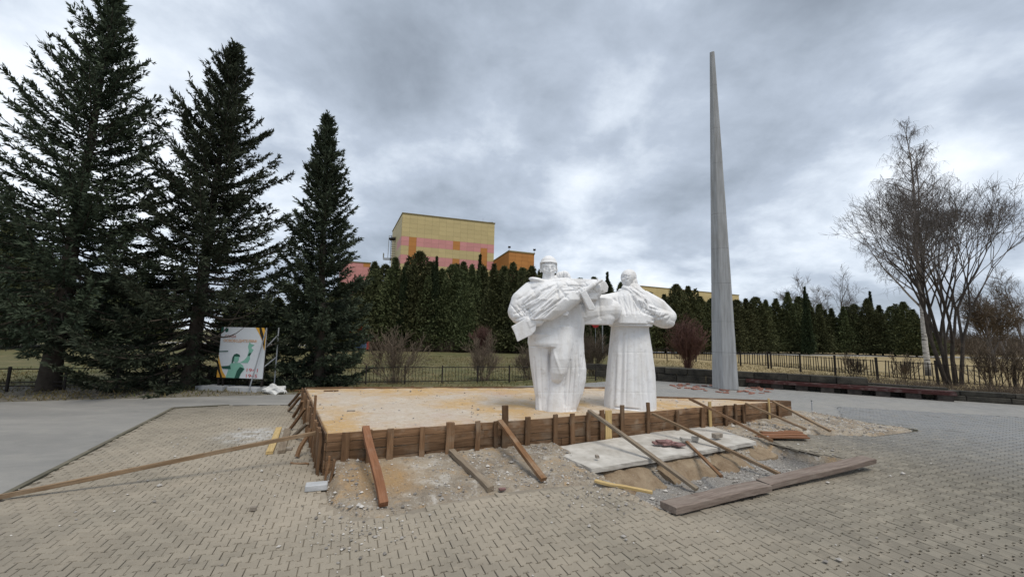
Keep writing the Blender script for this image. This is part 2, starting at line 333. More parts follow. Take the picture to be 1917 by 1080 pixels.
# ---------------------------------------------------------------- site geometry (metres)
FL = np.array([-2.71, 6.20]); FR = np.array([7.55, 11.05]); BL = np.array([-5.45, 10.95]); BR = np.array([3.2, 12.85]); RM = np.array([3.95, 11.1])
EU = (FR - FL) / np.linalg.norm(FR - FL); EV = np.array([EU[1], -EU[0]]); LEN = float(np.linalg.norm(FR - FL))
def UV(u, v): return FL + EU * u + EV * v
def toUV(P): P = np.asarray(P)[..., :2] - FL; return P @ EU, P @ EV
def ztop(x, y): return .60 + .02 * (y - 6.2) / 5 - .012 * max(0.0, (x + 2.7)) * .8
platform = [tuple(FL), tuple(FR), tuple(RM), tuple(BR), tuple(BL)]
EXU = [(0, -.45), (-.02, .35), (.05, 1.1), (.27, 1.55), (.61, 1.72), (1.14, 1.6), (2.08, 1.55), (2.84, 1.62), (3.41, 1.75), (3.56, 1.91), (3.71, 2.76), (3.9, 3.0), (8.55, 2.72), (8.45, 2.2), (8.42, 1.5),
       (8.45, 1.2), (9.0, .98), (9.7, .95), (10.5, 1.3), (11.44, 1.75), (13.1, 1.85), (12.5, -.3), (12.3, -.9), (11.0, -.5)]
EXC = [tuple(UV(u, v)) for u, v in EXU]
KERB = [(-3.0, -1.7), (-6.24, 5.21), (-8.97, 11.02), (-7.85, 11.57)]
ASPH = [(-60, -16), (-3 + 6.7, -16), (-3.0, -1.7), (-6.24, 5.21), (-8.97, 11.02), (-7.85, 11.57), (-5.2, 12.0), (3.2, 13.1), (3.4, 13.7), (3.4, 18.7), (3.0, 18.5), (0, 16.9), (-5.5, 14.4), (-7.38, 13.72), (-14, 11.33), (-40, 1.9), (-60, -5)]
PLAZA = [(-60, -16), (45, -16), (45, 1.2), (30, 9.0), (17.2, 15.6), (10.2, 19.2), (6.4, 21.0), (3.0, 18.5), (0, 16.9), (-5.5, 14.4), (-7.38, 13.72), (-14, 11.33), (-40, 1.9), (-60, -5)]
def sheet(name, outer, z, mat, holes=(), kind='structure'):
    loops = [[Vector((x, y, z)) for x, y in outer]] + [[Vector((x, y, z)) for x, y in h] for h in holes]
    tri = tessellate_polygon(loops); V = np.array([tuple(v) for l in loops for v in l]); F = np.array(tri)
    n = np.cross(V[F[:, 1]] - V[F[:, 0]], V[F[:, 2]] - V[F[:, 0]])[:, 2]; F[n < 0] = F[n < 0][:, ::-1]
    return tag(link(name, mesh_np(name, V, F, mat)), kind=kind)
# terrain: finer near, reaching to the horizon, cut out where the plaza lies
sheet('terrain', [(-900, -300), (900, -300), (900, 1500), (-900, 1500)], -.012, M['terrain'], [PLAZA])
pit_hole = [tuple(UV(u, v)) for u, v in [(p[0], p[1]) for p in EXU]]
bedo = sheet('pavement', PLAZA, -.020, M['bed'], [pit_hole])
asph = sheet('asphalt', ASPH, -.004, M['asphalt'])
_fp = np.array([(3.98, 11.15), (9.6, 11.9), (10.8, 13.6), (10.2, 19.2), (6.45, 20.95), (3.35, 18.7), (3.3, 13.3), (30, 8.2), (30, 9.0), (17.2, 15.6)])
far = tag(link('paving', mesh_np('paving', np.c_[_fp, np.full(10, -.009)], [np.arange(7), np.array([2, 7, 8, 9, 3])], M['far_paving'])), kind='structure')
farpoly = [(3.3, 13.3), (3.98, 11.15), (7.0, 11.1), (7.05, 11.4), (8.0, 12.3), (8.5, 11.85), (9.6, 11.9), (10.8, 13.6), (30, 8.2), (45, 4), (45, 30), (3.3, 30)]

# flush kerb between asphalt and paving: stones one metre long
kerb = tag(empty('kerb'), kind='structure')
kb = MB().box(0, .985, -.035, .035, -.1, .012).mesh('kerb_stone', simple('olive_kerb', (.105, .098, .07), (.17, .155, .115), 4, .9))
for a, b in zip(KERB[:-1], KERB[1:]):
    a = np.array(a); b = np.array(b); n = max(1, int(round(np.linalg.norm(b - a))))
    for i in range(n):
        p0 = a + (b - a) * i / n; p1 = a + (b - a) * (i + 1) / n; m = frame((*p0, random.uniform(-.003, .004)), (*p1, random.uniform(-.003, .004)))
        m = m @ Matrix.Diagonal((np.linalg.norm(b - a) / n, 1, 1, 1)); link('kerb_stone', kb, kerb, mw=m)
a = G(1526, 778); b = G(1722, 806)
link('kerb_stone', kb, kerb, mw=frame(a, b) @ Matrix.Diagonal((float(np.linalg.norm(b - a)), .8, 1.6, 1)))

# ---------------------------------------------------------------- pavers
PL, PW, PA = .172, .130, .014
def paver_template(g=.0030, gy=.0062):
    e, s_ = .045, .016; hl = PL / 2 - g; h2 = PW / 2 + PA - gy; h1 = PW / 2 - PA - gy
    top = [(-hl, h2), (-PL / 2 + e, h2), (-PL / 2 + e + s_, h1), (PL / 2 - e - s_, h1), (PL / 2 - e, h2), (hl, h2)]
    poly = top[::-1] + [(x, -y) for x, y in top]         # counter-clockwise
    poly = np.array(poly); n = len(poly); ins = poly.copy(); ins[:, 0] -= np.sign(ins[:, 0]) * .004; ins[:, 1] -= np.sign(ins[:, 1]) * .004
    V = np.vstack([np.c_[ins, np.zeros(n)], np.c_[poly, np.full(n, -.005)], np.c_[poly, np.full(n, -.04)]])
    i = np.arange(n); j = (i + 1) % n
    return V, i[None], np.vstack([np.stack([i + n, j + n, j, i], 1), np.stack([i + 2 * n, j + 2 * n, j + n, i + n], 1)])
PV, PT, PQ = paver_template()
PANG = R(22); pe = np.array([math.cos(PANG), math.sin(PANG)]); pf = np.array([-pe[1], pe[0]])
I, J = np.meshgrid(np.arange(-110, 150), np.arange(-60, 150), indexing='ij'); I = I.ravel(); J = J.ravel()
# the two sides of the site were laid slightly differently: rows left of the platform turn with the left wall
C2 = (I + .5 * (J % 2))[:, None] * PL * pe + J[:, None] * PW * pf + np.array([0.03, 4.0])
lim = np.abs(C2[:, 0]) < C2[:, 1] * 1.36 + 1.9
keep = lim & (C2[:, 1] > 1.3) & (C2[:, 1] < 14.2)
C2 = C2[keep]; J2 = J[keep]
excl = inpoly(C2, EXC) | inpoly(C2, platform) | inpoly(C2, ASPH) | inpoly(C2, farpoly)
dmin = np.minimum(np.minimum(polydist(C2, EXC), polydist(C2, platform)), polydist(C2, ASPH))
C2 = C2[~excl & (dmin > .075)]; d = np.hypot(C2[:, 0], C2[:, 1]); C2 = C2[np.argsort(d)]
def px_of(P):
    v = P - np.array([0, 0, EYE]); fw = v[:, 1] * _c + v[:, 2] * _s; up = -v[:, 1] * _s + v[:, 2] * _c; a = v[:, 0] / fw; b = up / fw
    return CX + FPX * (a * _cr + b * _sr), CY + FPX * (a * _sr - b * _cr)
px, py = px_of(np.c_[C2, np.zeros(len(C2))]); infr = (px > 15) & (px < 1902) & (py < 1068)
sel = np.where(infr)[0][:300]; rest = np.setdiff1d(np.arange(len(C2)), sel)
pav_variants = []
for k in range(14):
    V = PV.copy(); V[:, 2] += np.where(V[:, 2] > -.03, (V[:, 0] * RNG.normal(0, .012) + V[:, 1] * RNG.normal(0, .014)), 0)
    V[:12, :2] += RNG.normal(0, .0012, (12, 2)); V[:24, 2] -= (RNG.random(24) < .08) * .004
    pav_variants.append(mesh_np('paver', V, [PT, PQ], M['paver'], tint=np.full(len(V), np.clip(RNG.normal(.5, .33), 0, 1))))
def settle(c): return -.004 + .010 * (fbm(c[:, 0] + 30, c[:, 1] + 30, .8) - .5)
for i in sel:
    c = C2[i]; rz = PANG + random.gauss(0, .007) + (math.pi if random.random() < .5 else 0)
    m = Matrix.Translation((c[0] + random.gauss(0, .0012), c[1] + random.gauss(0, .0012), float(settle(c[None])[0]) + random.gauss(0, .0013))) @ Matrix.Rotation(rz, 4, 'Z')
    link('paver', random.choice(pav_variants), bedo, mw=m)
n = len(rest); A = PANG + RNG.normal(0, .007, n); ca, sa = np.cos(A), np.sin(A); Z0 = settle(C2[rest]) + RNG.normal(0, .0013, n)
tx = RNG.normal(0, .012, n); ty = RNG.normal(0, .014, n)
VV = np.empty((n, len(PV), 3)); VV[:, :, 0] = PV[:, 0] * ca[:, None] - PV[:, 1] * sa[:, None] + C2[rest, 0][:, None] + RNG.normal(0, .0012, n)[:, None]
VV[:, :, 1] = PV[:, 0] * sa[:, None] + PV[:, 1] * ca[:, None] + C2[rest, 1][:, None] + RNG.normal(0, .0012, n)[:, None]
VV[:, :, 2] = PV[:, 2] + Z0[:, None] + PV[:, 0] * tx[:, None] + PV[:, 1] * ty[:, None]
off = (np.arange(n) * len(PV))[:, None, None]
me = mesh_np('paver_field', VV.reshape(-1, 3), [(PT[None] + off).reshape(-1, 12), (PQ[None] + off).reshape(-1, 4)], M['paver'], tint=np.repeat(np.clip(RNG.normal(.5, .33, n), 0, 1), len(PV)))
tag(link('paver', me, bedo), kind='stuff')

# ---------------------------------------------------------------- excavation ground
def ex_height(P):
    u, v = toUV(P); z = np.full(len(u), .0)
    # mound against the boards on the left, falling to the paving
    m = np.clip((1.55 - v) / 1.5, 0, 1); z = np.where(u < 3.9, .012 + .13 * m ** 1.1, z)
    z = np.where(u < .45, (z + .05 * np.clip((1.2 - v) / .5, 0, 1)) * np.clip((u - .07) / .07, 0, 1), z)
    # beside and behind the slab, rubble rising to the right end of the boards
    z = np.where(u >= 3.9, .04 + .10 * np.clip((u - 6) / 5, 0, 1) * np.clip((1.6 - v) / 1.6, 0, 1), z)
    # the pit in front of the slab
    inp = np.clip((u - 3.75) / .35, 0, 1) * np.clip((8.44 - u) / .06, 0, 1); pit = np.clip((v - 1.12) / .5, 0, 1)
    z = z * (1 - inp * pit) - (.22 + .12 * np.clip((u - 7.0) / 1.2, 0, 1)) * inp * pit
    back = np.clip((3.0 - v) / .2, 0, 1); z = np.where(v > 2.75, np.minimum(z, 0) * back - .03 * (1 - back), z)
    z += .06 * (fbm(u + 20, v + 20, 2.6) - .5) + .04 * (fbm(u + 5, v + 50, 9) - .5)
    return z
us = np.arange(-.25, 13.4, .05); vsn = np.arange(-1.0, 3.2, .05)
UU, VV_ = np.meshgrid(us, vsn, indexing='ij'); P = FL + UU.ravel()[:, None] * EU + VV_.ravel()[:, None] * EV
ins = inpoly(P, EXC); dd = polydist(P, EXC); z = ex_height(P)
edge = np.clip(dd / .10, 0, 1); z = np.where(ins, np.where(z > 0, z * edge - .012 * (1 - edge), z), -.05)
nu, nv = len(us), len(vsn); idx = np.arange(nu * nv).reshape(nu, nv)
q = np.stack([idx[:-1, :-1], idx[1:, :-1], idx[1:, 1:], idx[:-1, 1:]], -1).reshape(-1, 4)[:, ::-1]
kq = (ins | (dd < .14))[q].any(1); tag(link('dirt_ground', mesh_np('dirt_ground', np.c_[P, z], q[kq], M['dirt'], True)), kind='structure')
# loose gravel (countless)
ng = 24000; u = RNG.uniform(0, 13.2, ng); v = RNG.uniform(-.2, 3.0, ng); P = FL + u[:, None] * EU + v[:, None] * EV
wgt = np.clip(fbm(u + 9, v + 9, 1.6) * 2.4 - .6, .05, 1) * np.where((v > 1.2) & (u > 3.8) & (u < 8.4), 1.0, .55)
k = inpoly(P, EXC) & (RNG.random(ng) < wgt); P = P[k]; z = ex_height(P)
# some strewn over the paving near by
P2 = np.vstack([UV(.4, 1.9) + RNG.normal(0, .28, (150, 2)), UV(3.2, 2.2) + RNG.normal(0, .35, (170, 2)), RNG.uniform((-6.5, 4.2), (-2.4, 9), (160, 2)), UV(9, 2.2) + RNG.normal(0, .8, (130, 2)), RNG.uniform((-3, 3), (6, 5.2), (110, 2))])
k2 = ~inpoly(P2, EXC) & ~inpoly(P2, platform); P2 = P2[k2]
P3_ = RNG.uniform((-5.2, 6.5), (7, 12.6), (1500, 2)); P3_ = P3_[inpoly(P3_, platform)]; P3_ = P3_[fbm(P3_[:, 0] + 4, P3_[:, 1] + 4, 1.1) > .5]
P = np.vstack([P, P2, P3_]); z = np.r_[z, np.full(len(P2), .001), np.array([ztop(*p_) for p_ in P3_]) - .045]; ng = len(P)
oct_ = np.array([(1, 0, 0), (-1, 0, 0), (0, 1, 0), (0, -1, 0), (0, 0, 1), (0, 0, -1)], float); of = np.array([(0, 2, 4), (2, 1, 4), (1, 3, 4), (3, 0, 4), (2, 0, 5), (1, 2, 5), (3, 1, 5), (0, 3, 5)])
r = np.clip(RNG.lognormal(-4.55, .5, ng), .004, .045); an = RNG.uniform(0, 6.28, ng)
Vg = oct_[None] * (r[:, None] * RNG.uniform(.6, 1.3, (ng, 6)))[:, :, None]; ca, sa = np.cos(an)[:, None], np.sin(an)[:, None]
X = Vg[:, :, 0] * ca - Vg[:, :, 1] * sa + P[:, 0:1]; Y = Vg[:, :, 0] * sa + Vg[:, :, 1] * ca + P[:, 1:2]; Z = Vg[:, :, 2] * .7 + z[:, None] + r[:, None] * .35
me = mesh_np('gravel', np.stack([X, Y, Z], -1).reshape(-1, 3), (of[None] + (np.arange(ng) * 6)[:, None, None]).reshape(-1, 3), M['gravel'], tint=np.repeat(RNG.random(ng) ** 1.3, 6))
tag(link('gravel', me), 'loose grey gravel and rubble strewn over the dug ground', 'gravel', kind='stuff')

# ---------------------------------------------------------------- platform and formwork
def grid_poly(poly, step, zf):
    xs = np.arange(min(p[0] for p in poly), max(p[0] for p in poly), step); ys = np.arange(min(p[1] for p in poly), max(p[1] for p in poly), step)
    return xs, ys
cen = np.mean(np.array(platform), 0)
# top as a fan of fine rings so its edge follows the boards exactly
def inset(poly, d):
    P = np.array(poly); out = []; n = len(P)
    for i in range(n):
        a = P[i - 1]; b = P[i]; c = P[(i + 1) % n]; e1 = (b - a) / np.linalg.norm(b - a); e2 = (c - b) / np.linalg.norm(c - b)
        n1 = np.array([-e1[1], e1[0]]); n2 = np.array([-e2[1], e2[0]]); bis = n1 + n2; bis /= np.linalg.norm(bis); out.append(b + bis * d / max(.3, bis @ n1))
    return np.array(out)
ip = inset(platform, .02); pts = []
for i in range(len(ip)):
    a = ip[i]; b = ip[(i + 1) % len(ip)]; k = max(2, int(np.linalg.norm(b - a) / .08)); pts += [a + (b - a) * j / k for j in range(k)]
pts = np.array(pts); npt = len(pts); rings = np.r_[1, .995, .985, np.linspace(.96, 0.02, 60)]; V = []
cen = np.array([.6, 10.2])
for r_ in rings:
    q2 = cen + (pts - cen) * r_; zt_ = np.array([ztop(*p_) for p_ in q2]); V.append(np.c_[q2, zt_ - .045 + .045 * (fbm(q2[:, 0] + 12, q2[:, 1] + 3, 1.4) - .5) + .02 * (fbm(q2[:, 0] + 2, q2[:, 1] + 33, 7) - .5)])
V = np.vstack([np.c_[pts, np.full(npt, -.3)]] + V); nr = len(rings) + 1; i = np.arange(npt); j = (i + 1) % npt
F = np.vstack([np.stack([i + r_ * npt, j + r_ * npt, j + (r_ + 1) * npt, i + (r_ + 1) * npt], 1) for r_ in range(nr - 1)])
tag(link('sandy_platform', mesh_np('sandy_platform', V, [F, (i + (nr - 1) * npt)[None]], M['sand_top'], True)), 'sandy rough concrete platform filling the timber formwork under the white statues', 'platform')

def plank_mesh(L, w, t_, mat, seg=7, jit=.004, ch=.003):
    """length along X, width along Z (0..w), thickness along Y (0..t); chamfered, a little wavy"""
    xs = np.linspace(0, L, seg + 1); sec = np.array([(ch, 0), (t_ - ch, 0), (t_, ch), (t_, w - ch), (t_ - ch, w), (ch, w), (0, w - ch), (0, ch)])
    V = []
    by = RNG.normal(0, jit, 3); bz = RNG.normal(0, jit, 3)
    for x in xs:
        q_ = x / L; oy = by[0] * math.sin(3.14 * q_) + by[1] * math.sin(6.28 * q_); oz = bz[0] * math.sin(3.14 * q_) + bz[1] * math.sin(6.28 * q_)
        s_ = sec.copy() + RNG.normal(0, min(jit * .3, ch * .4), sec.shape); V.append(np.c_[np.full(8, x) + (RNG.normal(0, .004, 8) if x in (0, L) else 0), s_[:, 0] + oy, s_[:, 1] + oz])
    V = np.vstack(V); i = np.arange(8); j = (i + 1) % 8
    F = np.vstack([np.stack([i + k * 8, i + (k + 1) * 8, j + (k + 1) * 8, j + k * 8], 1) for k in range(seg)])
    return mesh_np('plank', V, [F, i[None], (i[::-1] + seg * 8)[None]], mat)
def wall_hit(px_, py_, A, B):
    d = ray(px_, py_); e = (B - A) / np.linalg.norm(B - A); nn = np.array([e[1], -e[0]]); t_ = (A @ nn) / (d[:2] @ nn); p = np.array([0, 0, EYE]) + d * t_
    return p, (p[:2] - A) @ e
fw = tag(empty('formwork', (*FL, 0)), 'low brown board formwork with upright stakes around the sandy platform', 'formwork')
fwi = Matrix.Translation(-Vector((*FL, 0)))
def wall_boards(A, B, out_, courses, h, piece, name='plank'):
    L = np.linalg.norm(B - A); e = (B - A) / L; nn = np.array([e[1], -e[0]]) * out_
    for c_ in range(courses):
        x = 0.0; first = random.uniform(.4, 1) * piece
        while x < L - .05:
            l = min(first if x == 0 else piece * random.uniform(.85, 1.1), L - x)
            if L - x - l < .5: l = L - x
            p0 = A + e * x + nn * .002; p1 = A + e * (x + l) + nn * .002; z0 = ztop(*p0) - h * (c_ + 1); z1 = ztop(*p1) - h * (c_ + 1)
            me = plank_mesh(l - .008, h - .008, .026, M['board'], 8, .004)
            if out_ > 0: m = frame((*p0, z0), (*p1, z1)) @ Matrix.Translation((0, -.028, 0))
            else: m = frame((*p0, z0), (*p1, z1)) @ Matrix.Translation((0, .002, 0))
            link(name, me, fw, mw=fwi @ m); x += l
wall_boards(FL, FR, 1, 5, .13, 2.9)
wall_boards(BL, FL, 1, 5, .13, 2.4)
wall_boards(BR, BL, 1, 4, .15, 3.0)
wall_boards(FR, RM, 1, 4, .14, 2.2)
def stake(p, nn, ztp, zb, w, d_, mat, lean=0.0, name='stake'):
    e = np.array([-nn[1], nn[0]]); me = plank_mesh(ztp - zb, w, d_, mat, 4, .004)
    base = np.array([*p, zb]); top = np.array([p[0] + e[0] * lean, p[1] + e[1] * lean, ztp])
    m = frame(base, top, up=(e[0], e[1], 0)); link(name, me, fw, mw=fwi @ m @ Matrix.Translation((0, 0, -w / 2)))
    return
front_stakes = [(648, 807, .11), (690, 802, .08), (731, 800, .10), (790, 797, .085), (841, 789, .14), (892, 786, .085), (925, 786, .07), (942, 757, .115), (983, 779, .10), (1036, 774, .095), (1067, 772, .10),
                (1097, 770, .09), (1122, 766, .10), (1134, 767, .16), (1159, 757, .09), (1208, 752, .08), (1262, 767, .085), (1310, 762, .11), (1323, 751, .085), (1353, 757, .09), (1371, 755, .07), (1387, 756, .10), (1433, 745, .055), (1453, 751, .12)]
for px_, py_, w in front_stakes:
    p, u = wall_hit(px_, py_, FL, FR); q_ = UV(u, .064); pale = px_ in (1134, 1323, 1433)
    stake(q_, EV, p[2] if u > .05 else .6, -.12, w, .038 if not pale else .028, M['pale'] if pale else M['stake'], random.gauss(0, .006))
EL = (BL - FL) / np.linalg.norm(BL - FL); NL = np.array([-EL[1], EL[0]])     # pointing away from the platform, to the left
LL = np.linalg.norm(BL - FL)
for k, x in enumerate([.12, .30, .52, .78, 1.02, 1.35, 1.7, 2.1, 2.5, 2.95, 3.4, 3.9, 4.4, 4.9, 5.35]):
    q_ = FL + EL * x + NL * .066; hi = ztop(*q_) + random.uniform(-.02, .05)
    if k == 5: hi += .33
    if k == 0: hi -= .04
    stake(q_, NL, hi, -.1, random.uniform(.07, .11), .04, M['stake'], random.gauss(0, .01))
for x in np.arange(.4, 8.6, .95):
    e = (BL - BR) / np.linalg.norm(BL - BR); q_ = BR + e * x + np.array([-e[1], e[0]]) * -.07
    stake(q_, np.array([e[1], -e[0]]), ztop(*q_) - random.uniform(.0, .05), -.1, .09, .04, M['stake'])

# diagonal braces: each one a loose timber of its own
def timber(name, p0, p1, w, t_, mat, label, cat, group=None, up=(0, 0, 1)):
    p0 = np.array(p0, float); p1 = np.array(p1, float); L = float(np.linalg.norm(p1 - p0)); me = plank_mesh(L, t_, w, mat, 8, .004, .003)
    m = frame(p0, p1, up) @ Matrix.Translation((0, -w / 2, -t_ / 2)); o = link(name, me, mw=m); tag(o, label, cat, group); return o
GB = 'timber braces propping the front of the formwork'
def zg(p): return float(ex_height(np.array([p[:2]]))[0]) if inpoly([p[:2]], EXC)[0] else 0.0
def brace(a, b, w, t_, mat, label, off=.13, lift=.05, group=GB, low=-.3):
    p, u = wall_hit(a[0], a[1], FL - NL * 0, FR); q_ = UV(u, off); top = (*q_, p[2]); g = G(b[0], b[1]); z0_ = max(low, zg(g)); g = G(b[0], b[1], z0_); foot = (g[0], g[1], z0_ + lift)
    return timber('timber_brace', foot, top, w, t_, mat, label, 'brace', group)
brace((683, 797), (718, 952), .105, .07, M['rust'], 'thick rust-red bar leaning at the left end of the front boards')
brace((930, 785), (1018, 904), .095, .06, M['orange'], 'orange-brown timber brace propped beside the tall stake left of the soldier')
brace((1095, 766), (1305, 922), .085, .05, M['grey_wood'], 'long grey-brown brace reaching from below the soldier into the gravel pit')
brace((1213, 772), (1460, 893), .075, .05, M['tan'], 'long thin brace running from below the woman statue over the white slab')
brace((1281, 744), (1447, 830), .085, .05, M['stake'], 'dark brown brace crossing the right end of the white slab', low=.0)
brace((1386, 753), (1510, 808), .075, .045, M['tan'], 'slim brown brace ending at the red-brown boards')
brace((1438, 750), (1555, 811), .07, .045, M['tan'], 'last thin brace at the right end of the formwork')
p, u = wall_hit(840, 850, FL, FR); g = G(918, 921)
timber('timber_piece', (*g[:2], .04), (*UV(u, .14), .19), .10, .07, M['grey_wood'], 'short weathered grey timber lying on the rubble at the foot of the boards', 'timber')
GL = 'short braces along the left side of the formwork'
def lbrace(a, b, w, label, mat='stake'):
    p, u = wall_hit(a[0], a[1], BL, FL); x = np.clip(LL - u, .1, LL); q_ = FL + EL * x + NL * .14; g = G(*b)
    return timber('timber_brace', (g[0], g[1], .02), (*q_, min(p[2], .62)), .06, .045, M[mat], label, 'brace', GL)
lbrace((571, 732), (541, 759), 0, 'farthest short brace at the back corner of the left boards')
lbrace((574, 742), (540, 770), 0, 'second short brace from the back on the left boards')
lbrace((578, 750), (549, 782), 0, 'third short brace from the back, its foot beside a flat dark scrap')
lbrace((584, 764), (543, 804), 0, 'middle short brace reaching the ground behind the yellow plank')
lbrace((591, 791), (548, 819), 0, 'brace passing just behind the upper end of the long plank', 'grey_wood')
lbrace((598, 800), (556, 857), 0, 'nearest short brace, below the upper end of the long plank')
p, u = wall_hit(604, 809, BL, FL); q_ = FL + EL * (LL - u) + NL * .1
g = G(-14, 937); timber('long_plank', (g[0], g[1], .03), (*q_, p[2]), .045, .055, M['tan'], 'very long brown plank slanting from the paving up to the formwork corner', 'plank')

# ---------------------------------------------------------------- slabs, boards and rubble at the pit
def slab(name, corners, t_, mat, label, cat, rough=.012, n=14, m_=8, noise_z=.006):
    """a slab from four top corners (x,y,z), broken edges"""
    c = np.array(corners, float); A_, B_, C_, D_ = c; top = []
    s_ = np.linspace(0, 1, n + 1); r_ = np.linspace(0, 1, m_ + 1)
    for a in s_:
        for b in r_: top.append((A_ * (1 - a) + B_ * a) * (1 - b) + (D_ * (1 - a) + C_ * a) * b)
    top = np.array(top); cen_ = top.mean(0); grid = np.arange((n + 1) * (m_ + 1)).reshape(n + 1, m_ + 1)
    bd = np.r_[grid[:, 0], grid[-1, 1:], grid[-2::-1, -1], grid[0, -2:0:-1]]
    top[bd, :2] += RNG.normal(0, rough, (len(bd), 2)); top[:, 2] += noise_z * 2 * (fbm(top[:, 0] * 1 + 11, top[:, 1] + 7, 3) - .5); top[bd, 2] -= RNG.random(len(bd)) * rough * .6
    low = top[bd].copy(); low[:, 2] -= t_; low[:, :2] += RNG.normal(0, rough * 1.2, (len(bd), 2)); mid = (top[bd] + low) / 2; mid[:, :2] += (mid[:, :2] - cen_[:2]) * .004 + RNG.normal(0, rough * .7, (len(bd), 2))
    V = np.vstack([top, mid, low]); nt_ = len(top); nb = len(bd); i = np.arange(nb); j = (i + 1) % nb
    Fq = np.stack([grid[:-1, :-1], grid[1:, :-1], grid[1:, 1:], grid[:-1, 1:]], -1).reshape(-1, 4)
    # make the top face up whatever the corner order
    nrm = np.cross(B_ - A_, D_ - A_)[2]; Fq = Fq if nrm > 0 else Fq[:, ::-1]
    S1 = np.stack([bd[i], nt_ + i, nt_ + j, bd[j]], 1); S2 = np.stack([nt_ + i, nt_ + nb + i, nt_ + nb + j, nt_ + j], 1); bot = (nt_ + nb + i)[None]
    if nrm < 0: S1 = S1[:, ::-1]; S2 = S2[:, ::-1]; bot = bot[:, ::-1]
    o0 = cen_.copy(); V = V - o0
    o = link(name, mesh_np(name, V, [np.vstack([Fq, S1, S2]), bot], mat), loc=o0); return tag(o, label, cat)
def g3(px_, py_, z): return G(px_, py_, z)
slab('concrete_slab', [g3(1108, 877, .08), g3(1416, 826, .08), g3(1322, 794, .10), g3(1022, 839, .10)], .07, M['slab_concrete'], 'large white dusty concrete slab lying in front of the formwork', 'slab', .006, 30, 12, .004)
# clay footing chunks sloping into the pit under the slab
def chunk(u0, u1, v0, v1, zt, zb, label, skew=0.0):
    n, m_ = 22, 16; V = []
    for a in np.linspace(0, 1, n):
        for b in np.linspace(0, 1, m_):
            u = u0 + (u1 - u0) * a + skew * b; v = v0 + (v1 - v0) * b; z = zt + (zb - zt) * (b ** 1.35); p = UV(u, v)
            e_ = min(a, 1 - a, 1 - b) * 6; V.append((p[0], p[1], z - .06 * max(0, 1 - e_) + .12 * (fbm(u * 1 + 3, v + 8, 2.2) - .5) + .09 * (fbm(u + 7, v + 1, 7) - .5)))
    V = np.array(V); g = np.arange(n * m_).reshape(n, m_); bd = np.r_[g[:, 0], g[-1, 1:], g[-2::-1, -1], g[0, -2:0:-1]]; low = V[bd].copy(); low[:, 2] = -.36
    Fq = np.stack([g[:-1, :-1], g[1:, :-1], g[1:, 1:], g[:-1, 1:]], -1).reshape(-1, 4)[:, ::-1]; nb = len(bd); i = np.arange(nb); j = (i + 1) % nb; nt_ = len(V)
    V = np.vstack([V, low]); o0 = V.mean(0)
    tag(link('concrete_chunk', mesh_np('concrete_chunk', V - o0, [Fq, np.stack([bd[i], bd[j], nt_ + j, nt_ + i], 1), (nt_ + i)[None]], M['clay'])), label, 'rubble', 'broken clay-brown footing lumps under the slab').location = o0
chunk(3.9, 4.95, 1.10, 1.9, .02, -.19, 'leftmost brown footing lump sloping into the pit', -.05)
chunk(5.12, 6.2, 1.04, 1.8, .02, -.19, 'broad brown footing lump between the two long braces', .0)
chunk(6.36, 7.25, 1.0, 1.75, .02, -.19, 'brown footing lump under the thin brace from the woman statue', .02)
chunk(7.42, 8.25, .92, 1.5, .01, -.17, 'reddish brown footing lump at the right end of the slab', .04)
# the two long weathered edging slabs on the front lip of the pit
def beam(pa, pb, wid, th, za, zb, label, tilt=0.0):
    a = G(*pa, 0); b = G(*pb, 0); a = np.array([a[0], a[1], za]); b = np.array([b[0], b[1], zb]); L = float(np.linalg.norm(b - a))
    me = plank_mesh(L, th, wid, M['edging'], 14, .006, .007); m = frame(a, b) @ Matrix.Rotation(tilt, 4, 'X')
    return tag(link('edging_slab', me, mw=m), label, 'slab', 'weathered edging slabs along the pit')
beam((1266, 966), (1446, 925), .25, .085, .012, .03, 'near edging slab, the left one with the broken end', R(-2))
beam((1442, 920), (1642, 880), .21, .08, .02, .10, 'far edging slab, the right one tipped up off the paving', R(2))
ep = G(1262, 958, .0)
# boards lying about
def lying(name, a, b, w, t_, z, mat, label, cat, group=None, za=None):
    p0 = G(*a, z); p1 = G(*b, z); p0[2] = za if za is not None else z + t_ / 2; p1[2] = z + t_ / 2; return timber(name, p0, p1, w, t_, mat, label, cat, group)
lying('board', (1114, 902), (1221, 924), .06, .035, .03, M['pale'], 'pale narrow board lying at the left rim of the pit', 'board')
lying('board', (1281, 836), (1350, 893), .05, .035, .0, M['orange'], 'thin short lath leaning from the white slab down into the pit', 'board', za=.15)
lying('board', (504, 850), (522, 803), .11, .045, .0, M['pale'], 'yellow plank lying on the dusty paving left of the formwork', 'board')
lying('board', (527, 848), (538, 806), .12, .05, .0, M['grey_wood'], 'grey plank lying beside the yellow plank', 'board')
lying('board', (545, 867), (578, 869), .04, .02, .0, M['stake'], 'thin dark lath on the paving near the formwork corner', 'board')
rb = tag(empty('board_pile', G(1465, 818, 0)), 'flat pile of red-brown boards lying right of the white slab', 'boards')
for k in range(5):
    p0 = G(1420 + k * 3, 819 - k * 2.4, .06); p1 = G(1516 - k * 4, 820 - k * 2.8, .06); p0[2] = p1[2] = .045 + .02 * (k % 2); L = float(np.linalg.norm(p1 - p0))
    link('board', plank_mesh(L, .03, .12, M['rust'], 6, .006), rb, mw=Matrix.Translation(-rb.location) @ frame(p0, p1))
